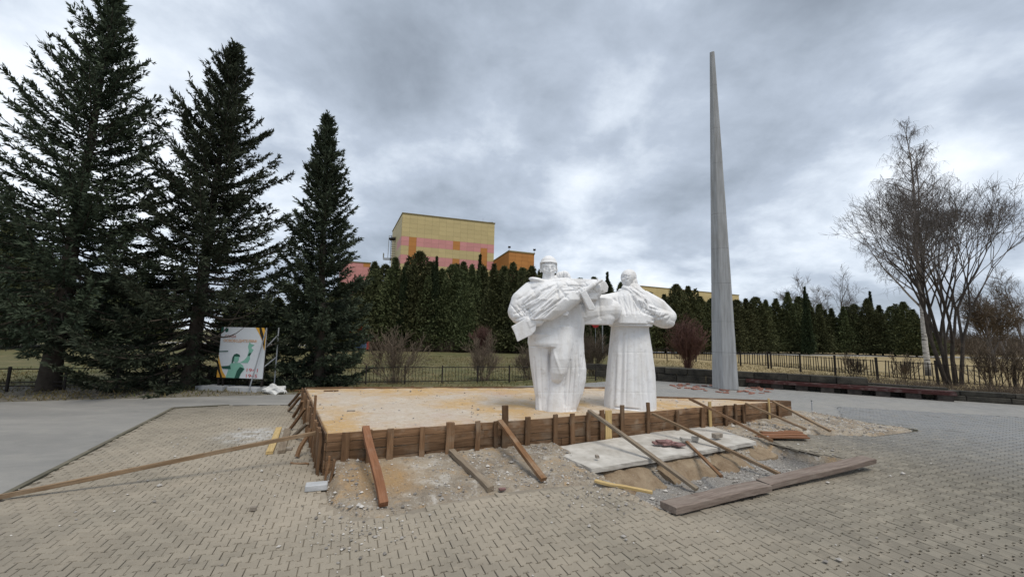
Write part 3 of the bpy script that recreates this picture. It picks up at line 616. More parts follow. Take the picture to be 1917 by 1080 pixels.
def block(name, px_, py_, z, sx, sy, sz, mat, label, cat, rz=0.3, group=None):
    me = MB(); v, f = box_np(-sx / 2, sx / 2, -sy / 2, sy / 2, 0, sz)
    bm = bmesh.new(); bmesh.ops.create_cube(bm, size=1)
    for q_ in bm.verts: q_.co = Vector((q_.co.x * sx, q_.co.y * sy, (q_.co.z + .5) * sz)) + Vector((random.gauss(0, .004), random.gauss(0, .004), 0))
    bmesh.ops.bevel(bm, geom=bm.edges[:], offset=min(sx, sy, sz) * .10, segments=1, affect='EDGES'); m_ = bpy.data.meshes.new(name); bm.to_mesh(m_); bm.free(); m_.materials.append(mat)
    p = G(px_, py_, z); o = link(name, m_, loc=(p[0], p[1], z)); o.rotation_euler = (0, 0, rz); return tag(o, label, cat, group) if label else o
block('brick', 1343, 819, .125, .22, .12, .09, M['grey_brick'], 'single grey-brown brick on the right part of the white slab', 'brick', .5)
tp = tag(empty('tile_pile', (*G(1246, 832, .125)[:2], .125)), 'small heap of pinkish grey tiles on the white slab', 'tiles')
for k, (dx, dy, dz, rz) in enumerate(((0, 0, 0, .3), (.17, .03, 0, .6), (-.13, .05, 0, .1), (.05, .04, .035, .8), (-.06, .02, .036, .2), (.24, -.05, 0, .4))):
    o = block('tile', 1246, 832, .125, .19, .13, .034, M['pink_tile'], None, None); o.parent = tp; o.location = (dx, dy, dz); o.rotation_euler = (0, 0, rz)
for k, (x_, y_, s_, lab) in enumerate(((1283, 826, .13, 'left pale stone lump beside the tile heap'), (1302, 823, .12, 'right pale stone lump beside the tile heap'))):
    block('stone', x_, y_, .125, s_ * 1.3, s_, s_ * .6, M['slab_concrete'], lab, 'stone', k)
block('stone', 1118, 857, .125, .06, .05, .05, M['grey_brick'], 'tiny dark stone on the left end of the white slab', 'stone')
block('paving_stone', 592, 915, .0, .27, .16, .075, M['pad'], 'loose grey paving block lying by the formwork corner', 'paving block', .35)
block('brick', 541, 842, 0, .10, .07, .05, M['grey_brick'], 'small brown brick piece beside the grey plank', 'brick', .2)
block('stone', 474, 955, 0, .065, .05, .045, M['grey_brick'], 'small dark stone alone on the paving', 'stone')
block('brick', 940, 917, .02, .09, .06, .025, M['pink_tile'], 'dark red brick shard in front of the rubble', 'brick', .3)
block('brick', 657, 772, .54, .16, .1, .04, M['grey_brick'], 'dark brick half on the sandy platform top', 'brick', .3)
block('brick', 620, 733, .56, .35, .06, .04, M['stake'], 'dark wood offcut on the back left of the platform', 'offcut', .35)
st_ = empty('iron_stake', (*G(1521, 777)[:2], 0)); tag(st_, 'thin iron stake standing at the corner of the dug area', 'stake')
link('shaft', MB().tube((0, 0, -.05), (0, 0, .40), .016, .013, 8).mesh('shaft', M['galv']), st_); link('cap', MB().tube((0, 0, .40), (0, 0, .415), .022, .02, 8).mesh('cap', M['black']), st_)
# upright sawn boards at the near corner
for k, (x_, dz) in enumerate(((.03, .12), (.09, .10))):
    p = FL + EV * (.25 + .16 * k) + EU * (-.02 + x_)
    timber('board', (p[0], p[1], -.02), (p[0] + .02, p[1] + .03, .26 + dz * .5), .10, .028, M['stake' if k else 'orange'], ('narrow upright board end below the near formwork corner', 'dark upright board end beside it below the near formwork corner')[k], 'board', up=(EU[0], EU[1], 0))
# ---------------------------------------------------------------- the white statue
YS, YW = 8.85, 9.45; ms, mw_ = YS / FPX, YW / FPX
class Clay:
    def __init__(s, Y): s.Y = Y; s.m = Y / FPX; s.mb = MB()
    def p(s, x, y, d=0): return D(x, y, s.Y) + np.array([0, d * s.m, 0])
    def ell(s, x, y, d, rx, ry, rz, roll=0.0, k=20):
        c = s.p(x, y, d); th = np.linspace(0, math.pi, k // 2 + 1); ph = np.arange(k) * 2 * math.pi / k
        V = np.array([(math.sin(a) * math.cos(b), math.sin(a) * math.sin(b), math.cos(a)) for a in th for b in ph]) * (np.array([rx, ry, rz]) * s.m)
        cr, sr = math.cos(roll), math.sin(roll); V = np.c_[V[:, 0] * cr - V[:, 2] * sr, V[:, 1], V[:, 0] * sr + V[:, 2] * cr] + c
        g = np.arange(len(V)).reshape(len(th), k); s.mb.add(V, np.stack([g[:-1], g[1:], np.roll(g[1:], -1, 1), np.roll(g[:-1], -1, 1)], -1).reshape(-1, 4)); return s
    def cap(s, pts, k=18):                 # a bent, tapering limb: list of (x, y, depth, radius)
        P = [s.p(*q_[:3]) for q_ in pts]; r_ = [q_[3] * s.m for q_ in pts]
        for a, b, ra, rb_ in zip(P[:-1], P[1:], r_[:-1], r_[1:]):
            s.mb.tube(a, b, ra, rb_, k)
        for (x, y, d_, rr) in pts: s.ell(x, y, d_, rr, rr, rr)
        return s
    def loft(s, secs, pw=2.4, k=36):       # (y, cx, half width, half depth, depth offset)
        V = []; a = np.arange(k) * 2 * math.pi / k; cc = np.sign(np.cos(a)) * np.abs(np.cos(a)) ** (2 / pw); ss = np.sign(np.sin(a)) * np.abs(np.sin(a)) ** (2 / pw)
        for y, cx_, hw, hd, dd_ in secs:
            c = s.p(cx_, y, dd_); V.append(np.c_[c[0] + cc * hw * s.m, c[1] + ss * hd * s.m, np.full(k, c[2])])
        n = len(secs); V = np.vstack(V); g = np.arange(n * k).reshape(n, k)
        s.mb.add(V, [np.stack([g[:-1], np.roll(g[:-1], -1, 1), np.roll(g[1:], -1, 1), g[1:]], -1).reshape(-1, 4), g[0][::-1][None], g[-1][None]]); return s
    def poly(s, pts, d, th):               # outline in the facing plane with thickness
        V = [s.p(x, y, d) for x, y in pts] + [s.p(x, y, d + th) for x, y in pts]; n = len(pts); i = np.arange(n); j = (i + 1) % n
        s.mb.add(np.array(V), [np.stack([i, j, j + n, i + n], 1), i[::-1][None], (i + n)[None]]); return s
    def bake(s, name, voxel, folds=(), smooth_it=1, rough=.005):
        me = s.mb.mesh(name); bm = bmesh.new(); bm.from_mesh(me); bmesh.ops.recalc_face_normals(bm, faces=bm.faces); bm.to_mesh(me); bm.free()
        o = bpy.data.objects.new(name, me); COL.objects.link(o)
        md = o.modifiers.new('r', 'REMESH'); md.mode = 'VOXEL'; md.voxel_size = voxel; md.adaptivity = 0
        sm = o.modifiers.new('s', 'SMOOTH'); sm.factor = .5; sm.iterations = smooth_it
        dg = bpy.context.evaluated_depsgraph_get(); ev = o.evaluated_get(dg); m2 = bpy.data.meshes.new_from_object(ev)
        bpy.data.objects.remove(o); bpy.data.meshes.remove(me)
        n = len(m2.vertices); V = np.empty(n * 3, np.float32); m2.vertices.foreach_get('co', V); V = V.reshape(-1, 3).astype(float); Nn = np.empty(n * 3, np.float32); m2.vertices.foreach_get('normal', Nn); Nn = Nn.reshape(-1, 3)
        # position of each vertex in picture units of the facing plane, to chisel folds where the sculptor cut them
        v = V - np.array([0, 0, EYE]); v = v * (s.Y / v[:, 1:2]); fwd = v[:, 1] * _c + v[:, 2] * _s; up = -v[:, 1] * _s + v[:, 2] * _c; a = v[:, 0] / fwd; b = up / fwd
        X = CX + FPX * (a * _cr + b * _sr); Yp = CY + FPX * (a * _sr - b * _cr); disp = np.zeros(n); facing = np.clip(-Nn[:, 1] * 1.6 + .2, 0, 1)
        for (x0, y0, x1, y1, w, dep) in folds:
            A = np.array([x0, y0]); Bv = np.array([x1 - x0, y1 - y0]); t_ = np.clip(((X - x0) * Bv[0] + (Yp - y0) * Bv[1]) / (Bv @ Bv), 0, 1)
            dist = np.hypot(X - x0 - t_ * Bv[0], Yp - y0 - t_ * Bv[1]); fall = np.sin(np.clip(t_, .06, .94) * math.pi) ** .5
            disp -= 1.35 * dep * s.m * np.exp(-(dist / w) ** 2) * fall * facing
        disp += rough * 2 * (fbm(V[:, 0] * 1 + V[:, 1] * .7 + 40, V[:, 2] + V[:, 1] * .4 + 40, 6) - .5)
        V = V + Nn * disp[:, None]; m2.vertices.foreach_set('co', V.astype(np.float32).ravel()); m2.polygons.foreach_set('use_smooth', np.ones(len(m2.polygons), bool)); m2.update()
        m2.name = name; m2.materials.clear(); m2.materials.append(M['white']); return m2
ST = tag(empty('statue', (1.75, 9.2, .55)), 'white monument of a soldier holding a gun and a woman in a headscarf', 'statue')
sti = Matrix.Translation(-ST.location)
def statue_part(name, me, parent=ST):
    o = link(name, me, parent); o.matrix_local = sti if parent is ST else Matrix.Identity(4); return o
# --- soldier
c = Clay(YS)
c.loft([(782, 1046, 33, 24, 4), (760, 1047, 31, 22, 4), (742, 1048, 27, 19, 6), (728, 1046, 22, 16, 8)], 2.8)
c.loft([(782, 1018, 15, 16, 6), (745, 1016, 13, 15, 6), (705, 1012, 16, 17, 6), (665, 1010, 19, 21, 4), (625, 1015, 27, 27, 0)], 2.8)     # right leg
c.loft([(716, 1041, 7, 8, -12), (708, 1041, 11, 12, -15), (696, 1043, 14, 15, -17), (670, 1047, 18, 19, -15), (640, 1052, 21, 22, -8), (612, 1052, 26, 24, 0)], 2.1); c.ell(1041.5, 700, -16, 12, 12, 13)
c.loft([(782, 1028, 18, 16, 6), (700, 1029, 15, 15, 6), (640, 1034, 20, 16, 8)], 2.5)   # left thigh and knee
c.loft([(782, 1040, 20, 17, -6), (745, 1039, 15, 14, -8), (722, 1040, 11, 12, -9), (700, 1043, 13, 13, -6)], 2.6)
c.loft([(782, 1056, 20, 24, 8), (765, 1060, 20, 25, 8), (735, 1068, 24, 26, 8), (712, 1073, 24, 26, 7), (690, 1076, 22, 26, 6), (665, 1074, 21, 26, 6), (630, 1071, 22, 26, 8), (600, 1074, 22, 26, 8), (570, 1075, 20, 24, 6)], 2.2)   # cape
c.loft([(649, 1032, 42, 30, 2), (642, 1034, 46, 31, 2), (615, 1036, 46, 26, 4), (585, 1036, 47, 24, 4), (558, 1032, 50, 27, 4), (540, 1030, 48, 28, 2), (531, 1028, 40, 24, 2), (525, 1027, 24, 16, 2)], 2.4)   # coat
c.cap([(994, 546, 0, 19), (978, 565, -4, 22), (970, 584, -8, 19.5)]); c.ell(982, 588, -12, 24, 20, 18, .3); c.cap([(972, 590, -14, 17), (990, 602, -26, 14), (1006, 602, -36, 9)])   # right arm
c.ell(1022, 556, -15, 42, 26, 24, .40); c.ell(1000, 565, -13, 32, 25, 22, .55); c.ell(1050, 545, -16, 34, 24, 18, .22)    # draped chest
c.loft([(600, 1008, 22, 18, -30), (584, 1024, 36, 24, -28), (564, 1040, 46, 28, -24), (545, 1052, 44, 26, -16)], 2.2)     # front fold of the cape above the gun
c.loft([(562, 1092, 26, 20, -4), (545, 1094, 34, 22, -4), (530, 1094, 36, 20, -4), (525, 1094, 34, 18, -4)], 3.0)         # left arm under the cape, level top
c.cap([(1070, 541, -8, 16), (1108, 540, -16, 14)])
c.poly([(1108, 527), (1131, 529), (1136, 538), (1134, 548), (1114, 552), (1106, 545)], -14, 22)
c.cap([(1088, 548, -30, 8), (1078, 555, -34, 6.5)])
for k in range(4): c.cap([(1066 + k * 5, 562 - k * 2.6, -40, 2.6), (1068 + k * 5, 555 - k * 2.6, -41, 2.6), (1073 + k * 5, 550 - k * 2.6, -36, 2.4)], 8)   # left fingers round the gun
for k in range(4): c.cap([(1003 + k * 4.6, 608 - k * 2.2, -38, 2.6), (1004 + k * 4.6, 600 - k * 2.4, -43, 2.7), (1009 + k * 4.6, 595 - k * 2.4, -38, 2.5)], 8)
c.cap([(1006, 598, -34, 3.2), (1014, 592, -40, 2.8)], 8)
c.cap([(1080, 588, 6, 21), (1112, 583, 10, 22), (1146, 580, 16, 22)])                                                       # joined sleeves
c.loft([(607, 1108, 40, 18, 12), (596, 1112, 42, 20, 12), (575, 1114, 40, 20, 12), (558, 1114, 34, 18, 10)], 3)
c.cap([(1027, 530, 2, 13), (1027, 516, 0, 11.5)])
c.ell(1027, 500, 0, 14.2, 15.8, 17); c.ell(1027.5, 509, -3, 11.6, 12.6, 9.5); c.ell(1028, 516, -8, 5.6, 5.4, 4)            # skull, jaw, chin
c.cap([(1028, 499, -14.6, 1.3), (1028, 503, -16.4, 1.5), (1028, 506.2, -17.2, 2.0)], 10); c.ell(1028, 510.6, -14.2, 4.4, 2.2, 1.1); c.ell(1028, 513.0, -13.9, 3.8, 2.3, 1.2)
c.ell(1028, 497.6, -12.6, 9.5, 2.8, 1.3); c.ell(1021.8, 502.2, -12.4, 2.7, 1.7, 1.2); c.ell(1034.2, 502.2, -12.4, 2.7, 1.7, 1.2); c.ell(1019.4, 507, -10.2, 3.8, 3.2, 3.4); c.ell(1036.4, 507, -10.2, 3.8, 3.2, 3.4)
c.ell(1012.4, 504, 2, 2.4, 4.4, 6.5); c.ell(1042.4, 504, 2, 2.4, 4.4, 6.5)
c.ell(1010, 528, -8, 22, 14, 6, -.25); c.ell(1045, 528, -8, 22, 14, 6, .2)                                                   # collar
folds = [(985, 590, 1044, 545, 2.4, 4.2), (978, 572, 1030, 538, 2.2, 3.2), (968, 562, 1010, 535, 2.0, 2.2), (1000, 596, 1062, 552, 2.2, 3.8), (990, 580, 1050, 540, 1.6, 2.2), (1012, 545, 1042, 532, 1.6, 2.4),
         (1043, 535, 1046, 562, 1.6, 2.6), (1048, 540, 1064, 560, 1.8, 2.8), (1056, 534, 1100, 536, 1.6, 2.4), (1056, 545, 1092, 541, 1.5, 2.2), (962, 588, 980, 578, 2, 2.8), (965, 598, 990, 586, 1.8, 2.4), (972, 606, 992, 590, 1.6, 2),
         (989, 648, 1030, 648, 1.0, 1.8), (1029, 650, 1028, 712, 2.0, 2.5), (1080, 640, 1084, 700, 2.2, 2.0), (1072, 700, 1066, 760, 2.4, 1.8), (1056, 735, 1056, 776, 1.6, 1.4),
         (1018.5, 500.4, 1025, 500.4, 1.2, 1.5), (1031, 500.4, 1037.5, 500.4, 1.2, 1.5), (1019, 504.2, 1024, 504.4, 1.0, 1.3), (1032, 504.4, 1037, 504.2, 1.0, 1.3), (1022, 507.5, 1020.5, 512, 1.2, 1.2), (1034, 507.5, 1035.5, 512, 1.2, 1.2), (1024, 511.8, 1032, 511.8, .7, 1.6), (1025, 514.8, 1031, 514.8, .9, 1.2), (1010, 735, 1015, 775, 2, 1.2), (1036, 655, 1050, 700, 2.5, -1.2), (1090, 560, 1096, 590, 2.5, 3), (1120, 556, 1124, 596, 2.5, 2.4)]
_r = random.Random(4)
for k in range(13):                        # the many finer creases of the cape, running from the collar down towards the gun butt
    f_ = k / 12; x0, y0 = 972 + 50 * f_ + _r.uniform(-3, 3), 600 - 8 * f_ - 44 * (k % 3) / 3 + _r.uniform(-2, 2); l_ = _r.uniform(26, 46); a_ = _r.uniform(.58, .80)
    folds.append((x0, y0, x0 + l_ * math.cos(a_), y0 - l_ * math.sin(a_), _r.uniform(.9, 1.4), _r.uniform(1.4, 2.6)))
for k in range(7): folds.append((956 + 4 * k, 570 + 3 * (k % 3), 972 + 4 * k, 590 + 4 * (k % 2), 1.1, 1.6))
for k in range(6): folds.append((1058 + 9 * k, 529 + (k % 2) * 4, 1072 + 9 * k, 540 + (k % 3) * 4, 1.1, 1.7))
for x0, x1 in ((1000, 1006), (1012, 1015), (1068, 1062), (1078, 1070), (1088, 1078), (1094, 1084)): folds.append((x0, 655 + _r.uniform(0, 20), x1, 768, 1.7, _r.uniform(1.2, 2.2)))
for yy in (688, 735): folds.append((996, yy, 1098, yy, .8, .3))
sold = statue_part('soldier_figure', c.bake('soldier_figure', .011, folds))
h = Clay(YS); h.ell(1027, 496, 1.5, 16.4, 17.6, 18.2); h.loft([(507, 1027, 16.2, 17.6, 2.5), (498, 1027, 16.6, 18.2, 2), (494.5, 1027, 16.9, 18.6, 1.5), (492.5, 1027, 16.8, 18.4, 1.5), (491, 1027, 16.2, 17.6, 1.5)], 2)
hm = h.bake('helmet', .009, [(1012, 494, 1042, 494, 1.0, .8)], 1, .003)
V = np.empty(len(hm.vertices) * 3, np.float32); hm.vertices.foreach_get('co', V); V = V.reshape(-1, 3); zc_ = D(1027, 493.6, YS)[2]; V[:, 2] = np.maximum(V[:, 2], np.where(V[:, 1] < YS - .05, zc_, zc_ - .13)); hm.vertices.foreach_set('co', V.ravel()); hm.update()
statue_part('helmet', hm)
r_ = Clay(YS); r_.ell(1049, 516, 4, 9, 12, 8); r_.ell(1056, 514, 2, 9.5, 12, 7.5, .2); r_.ell(1062, 518, 4, 7, 11, 8); r_.cap([(1040, 522, 2, 7), (1068, 525, 4, 6)])
statue_part('rolled_cape', r_.bake('rolled_cape', .0125, [(1045, 510, 1048, 524, 1.2, 1.6), (1054, 507, 1055, 523, 1.2, 1.6), (1061, 508, 1061, 524, 1.2, 1.4)], 1))
g_ = Clay(YS)
g_.poly([(957, 612), (984, 597), (1003, 603), (1000, 619), (993, 627), (968, 639), (963, 624)], -41, 9)                       # butt
g_.poly([(985, 603), (1003, 592), (1056, 564), (1062, 572), (1006, 606), (990, 614)], -42, 10)
g_.cap([(1058, 568, -37, 5), (1104, 538, -33, 4.6)]); g_.cap([(1104, 538, -33, 3), (1119, 529, -32, 2.6)]); g_.cap([(1112, 529, -32, 1.4), (1112, 524.5, -32, 1.2)], 8)
g_.poly([(1079, 553), (1088, 547), (1106, 579), (1103, 584), (1094, 583)], -44, 14)                                            # magazine
g_.poly([(1043, 577), (1052, 572), (1060, 588), (1057, 593), (1048, 592)], -38, 6)                                             # sling end
statue_part('submachine_gun', g_.bake('submachine_gun', .011, [(1082, 556, 1099, 582, 1.0, .8)], 1, .002))
# --- woman
c = Clay(YW)
c.loft([(786, 1180, 46.5, 40, 4), (768, 1180, 46, 39, 4), (735, 1180.5, 45, 37, 4), (700, 1181.5, 43, 35, 4), (655, 1181, 38.5, 31, 4), (620, 1180, 34.5, 27, 4), (598, 1180, 33, 26, 4)], 2.5)
c.loft([(611, 1180, 38, 36, -1), (606, 1180, 41, 38, -2), (590, 1181, 44, 36, -2), (572, 1182, 42, 30, 0), (556, 1181, 34, 25, 0), (546, 1179, 24, 18, 0), (540, 1177, 14, 13, 0)], 2.3)
c.cap([(1206, 560, 0, 16), (1230, 575, -2, 17), (1249, 593, -4, 15)]); c.ell(1236, 598, -4, 26, 20, 15, -.35); c.cap([(1246, 595, -8, 14), (1222, 590, -20, 12), (1206, 579, -27, 8)])
c.ell(1203, 576, -28, 8, 5, 6, -.5)
for k in range(4): c.cap([(1200 + k * 1.4, 572 + k * 3.1, -31, 2.5), (1192 + k, 567 + k * 3.1, -32, 2.3), (1187 + k, 565 + k * 3.0, -30, 2)], 8)
c.cap([(1202, 570, -30, 2.6), (1198, 563, -30, 2.2)], 8)
c.cap([(1154, 562, -2, 15), (1134, 566, -6, 15), (1116, 566, -12, 13)]); c.cap([(1116, 562, -14, 10), (1108, 552, -18, 8), (1104, 543, -20, 6.5)])
for k in range(4): c.cap([(1099 + k * 3.6, 541, -22, 2.5), (1098 + k * 3.6, 534, -23, 2.4), (1099 + k * 3.6, 530, -20, 2)], 8)
c.cap([(1111, 548, -22, 2.6), (1115, 541, -22, 2.2)], 8)
c.loft([(606, 1138, 26, 20, 2), (592, 1136, 30, 22, 0), (576, 1138, 28, 20, -2)], 2.6)
c.cap([(1176, 545, 0, 9), (1175, 533, -1, 8.5)])
c.ell(1173, 520.5, -4, 11.8, 13.5, 15); c.ell(1171.5, 530, -6, 8.5, 9.5, 7.5); c.ell(1171.5, 535, -9, 4, 4, 3)
c.cap([(1170.5, 517.5, -16, 1.3), (1169.6, 522.5, -18.2, 1.9)], 10); c.ell(1169.6, 527.6, -15.4, 3.8, 2, 1.1); c.ell(1169.8, 529.8, -14.8, 3.2, 2.1, 1.1); c.ell(1170.6, 515.6, -14.6, 8, 2.6, 1.2); c.ell(1165.6, 519.4, -14, 2.3, 1.6, 1.1); c.ell(1175.6, 519.4, -14.2, 2.4, 1.6, 1.1); c.ell(1164, 524, -11.5, 3, 3, 3.2); c.ell(1178, 524, -11.5, 3.4, 3, 3.2)
folds = [(1180, 548, 1206, 588, 2.0, 3.6), (1192, 552, 1222, 572, 1.8, 2.8), (1186, 560, 1190, 590, 2, 2.2), (1166, 552, 1172, 590, 2, 1.8), (1150, 560, 1160, 590, 2.2, 2), (1205, 584, 1232, 594, 1.8, 3), (1215, 576, 1245, 582, 1.8, 2.2), (1222, 600, 1250, 590, 2, 2.4),
         (1212, 604, 1232, 612, 2, 2), (1142, 608, 1218, 608, 1.2, 2.6), (1166, 612, 1160, 775, 4.5, 3.2), (1150, 640, 1146, 775, 4, 1.8), (1208, 640, 1213, 775, 5, 1.6), (1192, 690, 1194, 770, 5, .8), (1151, 762, 1196, 766, 1.1, 5.0), (1122, 575, 1150, 572, 2, 2),
         (1118, 588, 1150, 592, 2, 2), (1163, 517.7, 1168, 517.7, 1.2, 2.0), (1173, 517.7, 1178.5, 517.7, 1.2, 2.0), (1166.6, 528.7, 1172.8, 528.7, .7, 1.4), (1164, 521.2, 1167.5, 521.3, .9, 1.0), (1174, 521.3, 1178, 521.2, .9, 1.0)]
for k in range(10):
    x0 = 1150 + 6.5 * k; folds.append((x0, 556 + _r.uniform(-3, 6), x0 + _r.uniform(4, 14), 584 + _r.uniform(-6, 10), 1.1, _r.uniform(1.2, 2.2)))
for k in range(7): folds.append((1206 + 8 * k, 566 + 4.5 * k, 1200 + 8 * k, 584 + 3.2 * k, 1.1, 1.8))
for k in range(5): folds.append((1120 + 7 * k, 558 + (k % 2) * 4, 1126 + 7 * k, 590, 1.3, 1.5))
for x0, x1 in ((1155, 1148), (1174, 1171), (1186, 1187), (1199, 1203), (1209, 1216)): folds.append((x0, 618 + _r.uniform(0, 40), x1, 772, 2.2, _r.uniform(.9, 1.7)))
for yy in (660, 735): folds.append((1138, yy, 1224, yy, .8, .3))
statue_part('woman_figure', c.bake('woman_figure', .011, folds))
s_ = Clay(YW); s_.ell(1179.5, 518, 6, 14, 13, 15.4, -.1); s_.ell(1184, 530, 6, 11.5, 12, 14, -.2); s_.loft([(566, 1196, 14, 12, -8), (558, 1193, 22, 18, -4), (548, 1186, 26, 20, 0), (540, 1184, 17, 16, 0), (532, 1182, 14, 13, 2)], 2.2); s_.cap([(1166, 540, -10, 5), (1184, 552, -18, 6), (1196, 566, -20, 6)]); s_.cap([(1160, 546, -6, 5), (1176, 544, -14, 5)])
statue_part('headscarf', s_.bake('headscarf', .0095, [(1186, 512, 1190, 536, 1.5, 1.6), (1170, 541, 1190, 556, 1.2, 1.8), (1178, 540, 1204, 560, 1.4, 1.8), (1184, 536, 1206, 552, 1.2, 1.4)], 1))

# ---------------------------------------------------------------- obelisk
ob_b = G(1358, 729); OBY = float(ob_b[1]); obm = OBY / FPX
OBA = math.atan2(ob_b[0], ob_b[1]); OBC = math.cos(OBA)
OB = tag(empty('obelisk', (ob_b[0], ob_b[1], 0), -OBA), 'tall tapering grey concrete obelisk of stacked segments beside the long bench', 'obelisk')
zt_ob = float(D(1332.5, 97, OBY)[2])
def ob_sec(z):                              # plan outline at height z: ridge forward, left face upright, right face raked
    q_ = z / zt_ob; l = D(1333 + (1328.5 - 1333) * q_, 729 + (97 - 729) * q_, OBY)[0] - ob_b[0]; r_ = D(1383 + (1337.5 - 1383) * q_, 729 + (97 - 729) * q_, OBY)[0] - ob_b[0]
    l *= OBC; r_ *= OBC; w = r_ - l; k = l + w * .44; f_ = w * .16; dp = w * .7
    return [(l, f_ * .9), (k - .02, 0), (k + .02, 0), (r_ - w * .10, f_ * .7), (r_, f_ * 1.5), (r_ - w * .05, dp), (l + w * .05, dp)]
cuts_px = [729, 660, 602, 530, 465, 400, 305, 240, 160, 97]
zs = [0.0] + [float(D(1345, y_, OBY)[2]) for y_ in cuts_px[1:-1]] + [zt_ob]
for a, b in zip(zs[:-1], zs[1:]):
    lo = np.array(ob_sec(a)); hi = np.array(ob_sec(b)); n = len(lo); lo_c = lo.mean(0); hi_c = hi.mean(0)
    secs = [(a + .006, lo_c + (lo - lo_c) * .985), (a + .016, lo), (b - .016, hi), (b - .006, hi_c + (hi - hi_c) * .985)]
    V = np.vstack([np.c_[s2, np.full(n, z)] for z, s2 in secs] + [np.c_[lo_c + (lo - lo_c) * .94, np.full(n, a)], np.c_[hi_c + (hi - hi_c) * .94, np.full(n, b)]])
    i = np.arange(n); j = (i + 1) % n; order = [4, 0, 1, 2, 3, 5]; F = np.vstack([np.stack([i + p_ * n, j + p_ * n, j + q_ * n, i + q_ * n], 1) for p_, q_ in zip(order[:-1], order[1:])])
    link('segment', mesh_np('segment', V, [F, (i + 4 * n)[::-1][None], (i + 5 * n)[None]], M['obelisk']), OB)
# red bricks laid loosely round its foot
bk = MB().box(-.125, .125, -.06, .06, 0, .05).mesh('brick', M['red_brick'])
bp = tag(empty('brick_ring', (ob_b[0], ob_b[1], 0)), 'flat ring of broken red bricks lying around the obelisk foot', 'bricks')
for k in range(85):
    a = random.uniform(0, 6.28); r_ = random.uniform(.75, 1.75); x, y = r_ * math.cos(a) * 1.25, r_ * math.sin(a) * .95 + .3
    if abs(x) < .68 and -.1 < y < 1.0: continue
    if random.random() < .25 + .2 * (y > .6): continue
    link('brick', bk, bp, mw=Matrix.Translation((x, y, random.uniform(-.03, .01))) @ Matrix.Rotation(random.uniform(0, 3), 4, 'Z') @ Matrix.Scale(random.uniform(.6, 1), 4))

# ---------------------------------------------------------------- bench and stone wall
b0 = G(1397, 724); b1 = G(1792, 752); bd_ = (b1 - b0)[:2]; BLEN = float(np.linalg.norm(bd_)); be = bd_ / BLEN; bang = math.atan2(be[1], be[0])
BN = tag(empty('bench', (b0[0], b0[1], 0), bang), 'very long low bench with dark red planks on stone blocks', 'bench')
for k in range(3):
    for a, b in ((0, BLEN * .5), (BLEN * .5, BLEN)):
        link('seat_plank', plank_mesh(b - a - .01, .055, .13, M['bench_red'], 8, .004), BN, loc=(a, -.02 + k * .14, .30))
link('front_plank', plank_mesh(BLEN, .10, .03, M['bench_red'], 10, .004), BN, loc=(0, -.055, .215))
sup = MB().box(-.22, .22, .0, .36, -.05, .297).mesh('support', simple('dark_stone', (.028, .024, .022), (.085, .072, .062), 6, .9))
for k in range(8): link('support', sup, BN, loc=(.3 + (BLEN - .6) * k / 7, 0, 0))
t = NT('dark_wet_stone'); v = t.obj(); a = t.noise(v, 2, 6, .65); b = t.noise(v, 14, 4, .7)
c = t.mix(t.ramp(a, .35, .65), (.022, .021, .018), (.070, .064, .052)); c = t.mix(t.ramp(b, .58, .72, 0, .6), c, (.12, .11, .08)); M['dark_stone'] = t.out(c, .9, b, .6, .03)
wa = np.array([4.6, 21.9]); wb = np.array([20.4, 13.9]); we = (wb - wa) / np.linalg.norm(wb - wa); WLEN = float(np.linalg.norm(wb - wa))
SW = tag(empty('stone_wall', (wa[0], wa[1], 0), math.atan2(we[1], we[0])), 'low dark stone retaining wall running behind the bench and obelisk', 'wall')
for row, (z0, z1) in enumerate(((0, .36), (.365, .68))):
    x = -.6 * row
    while x < WLEN:
        l = random.uniform(.7, 1.5); bm = bmesh.new(); bmesh.ops.create_cube(bm, size=1); d_ = random.uniform(0, .05)
        low = 1.0 if x < WLEN * .62 else .55
        for q_ in bm.verts: q_.co = Vector(((q_.co.x + .5) * (l - .015) + x, (q_.co.y + .5) * .4 - d_ + random.gauss(0, .01), (z0 + (q_.co.z + .5) * (z1 - z0 - .01)) * low + random.gauss(0, .008)))
        bmesh.ops.bevel(bm, geom=bm.edges[:], offset=.02, segments=1, affect='EDGES'); m_ = bpy.data.meshes.new('stone_block'); bm.to_mesh(m_); bm.free(); m_.materials.append(M['dark_stone'])
        link('stone_block', m_, SW); x += l
bw0 = np.array([b0[0], b0[1]]) + np.array([-be[1], be[0]]) * .62
BK = tag(empty('back_ledge', (bw0[0], bw0[1], 0), bang), 'grey mossy concrete ledge directly behind the long bench', 'ledge')
for k in range(6): link('concrete_block', MB().box(BLEN / 6 * k, BLEN / 6 * (k + 1) - .015, 0, .35, -.05, .44 + random.uniform(-.01, .01)).mesh('concrete_block', M['dark_stone']), BK)

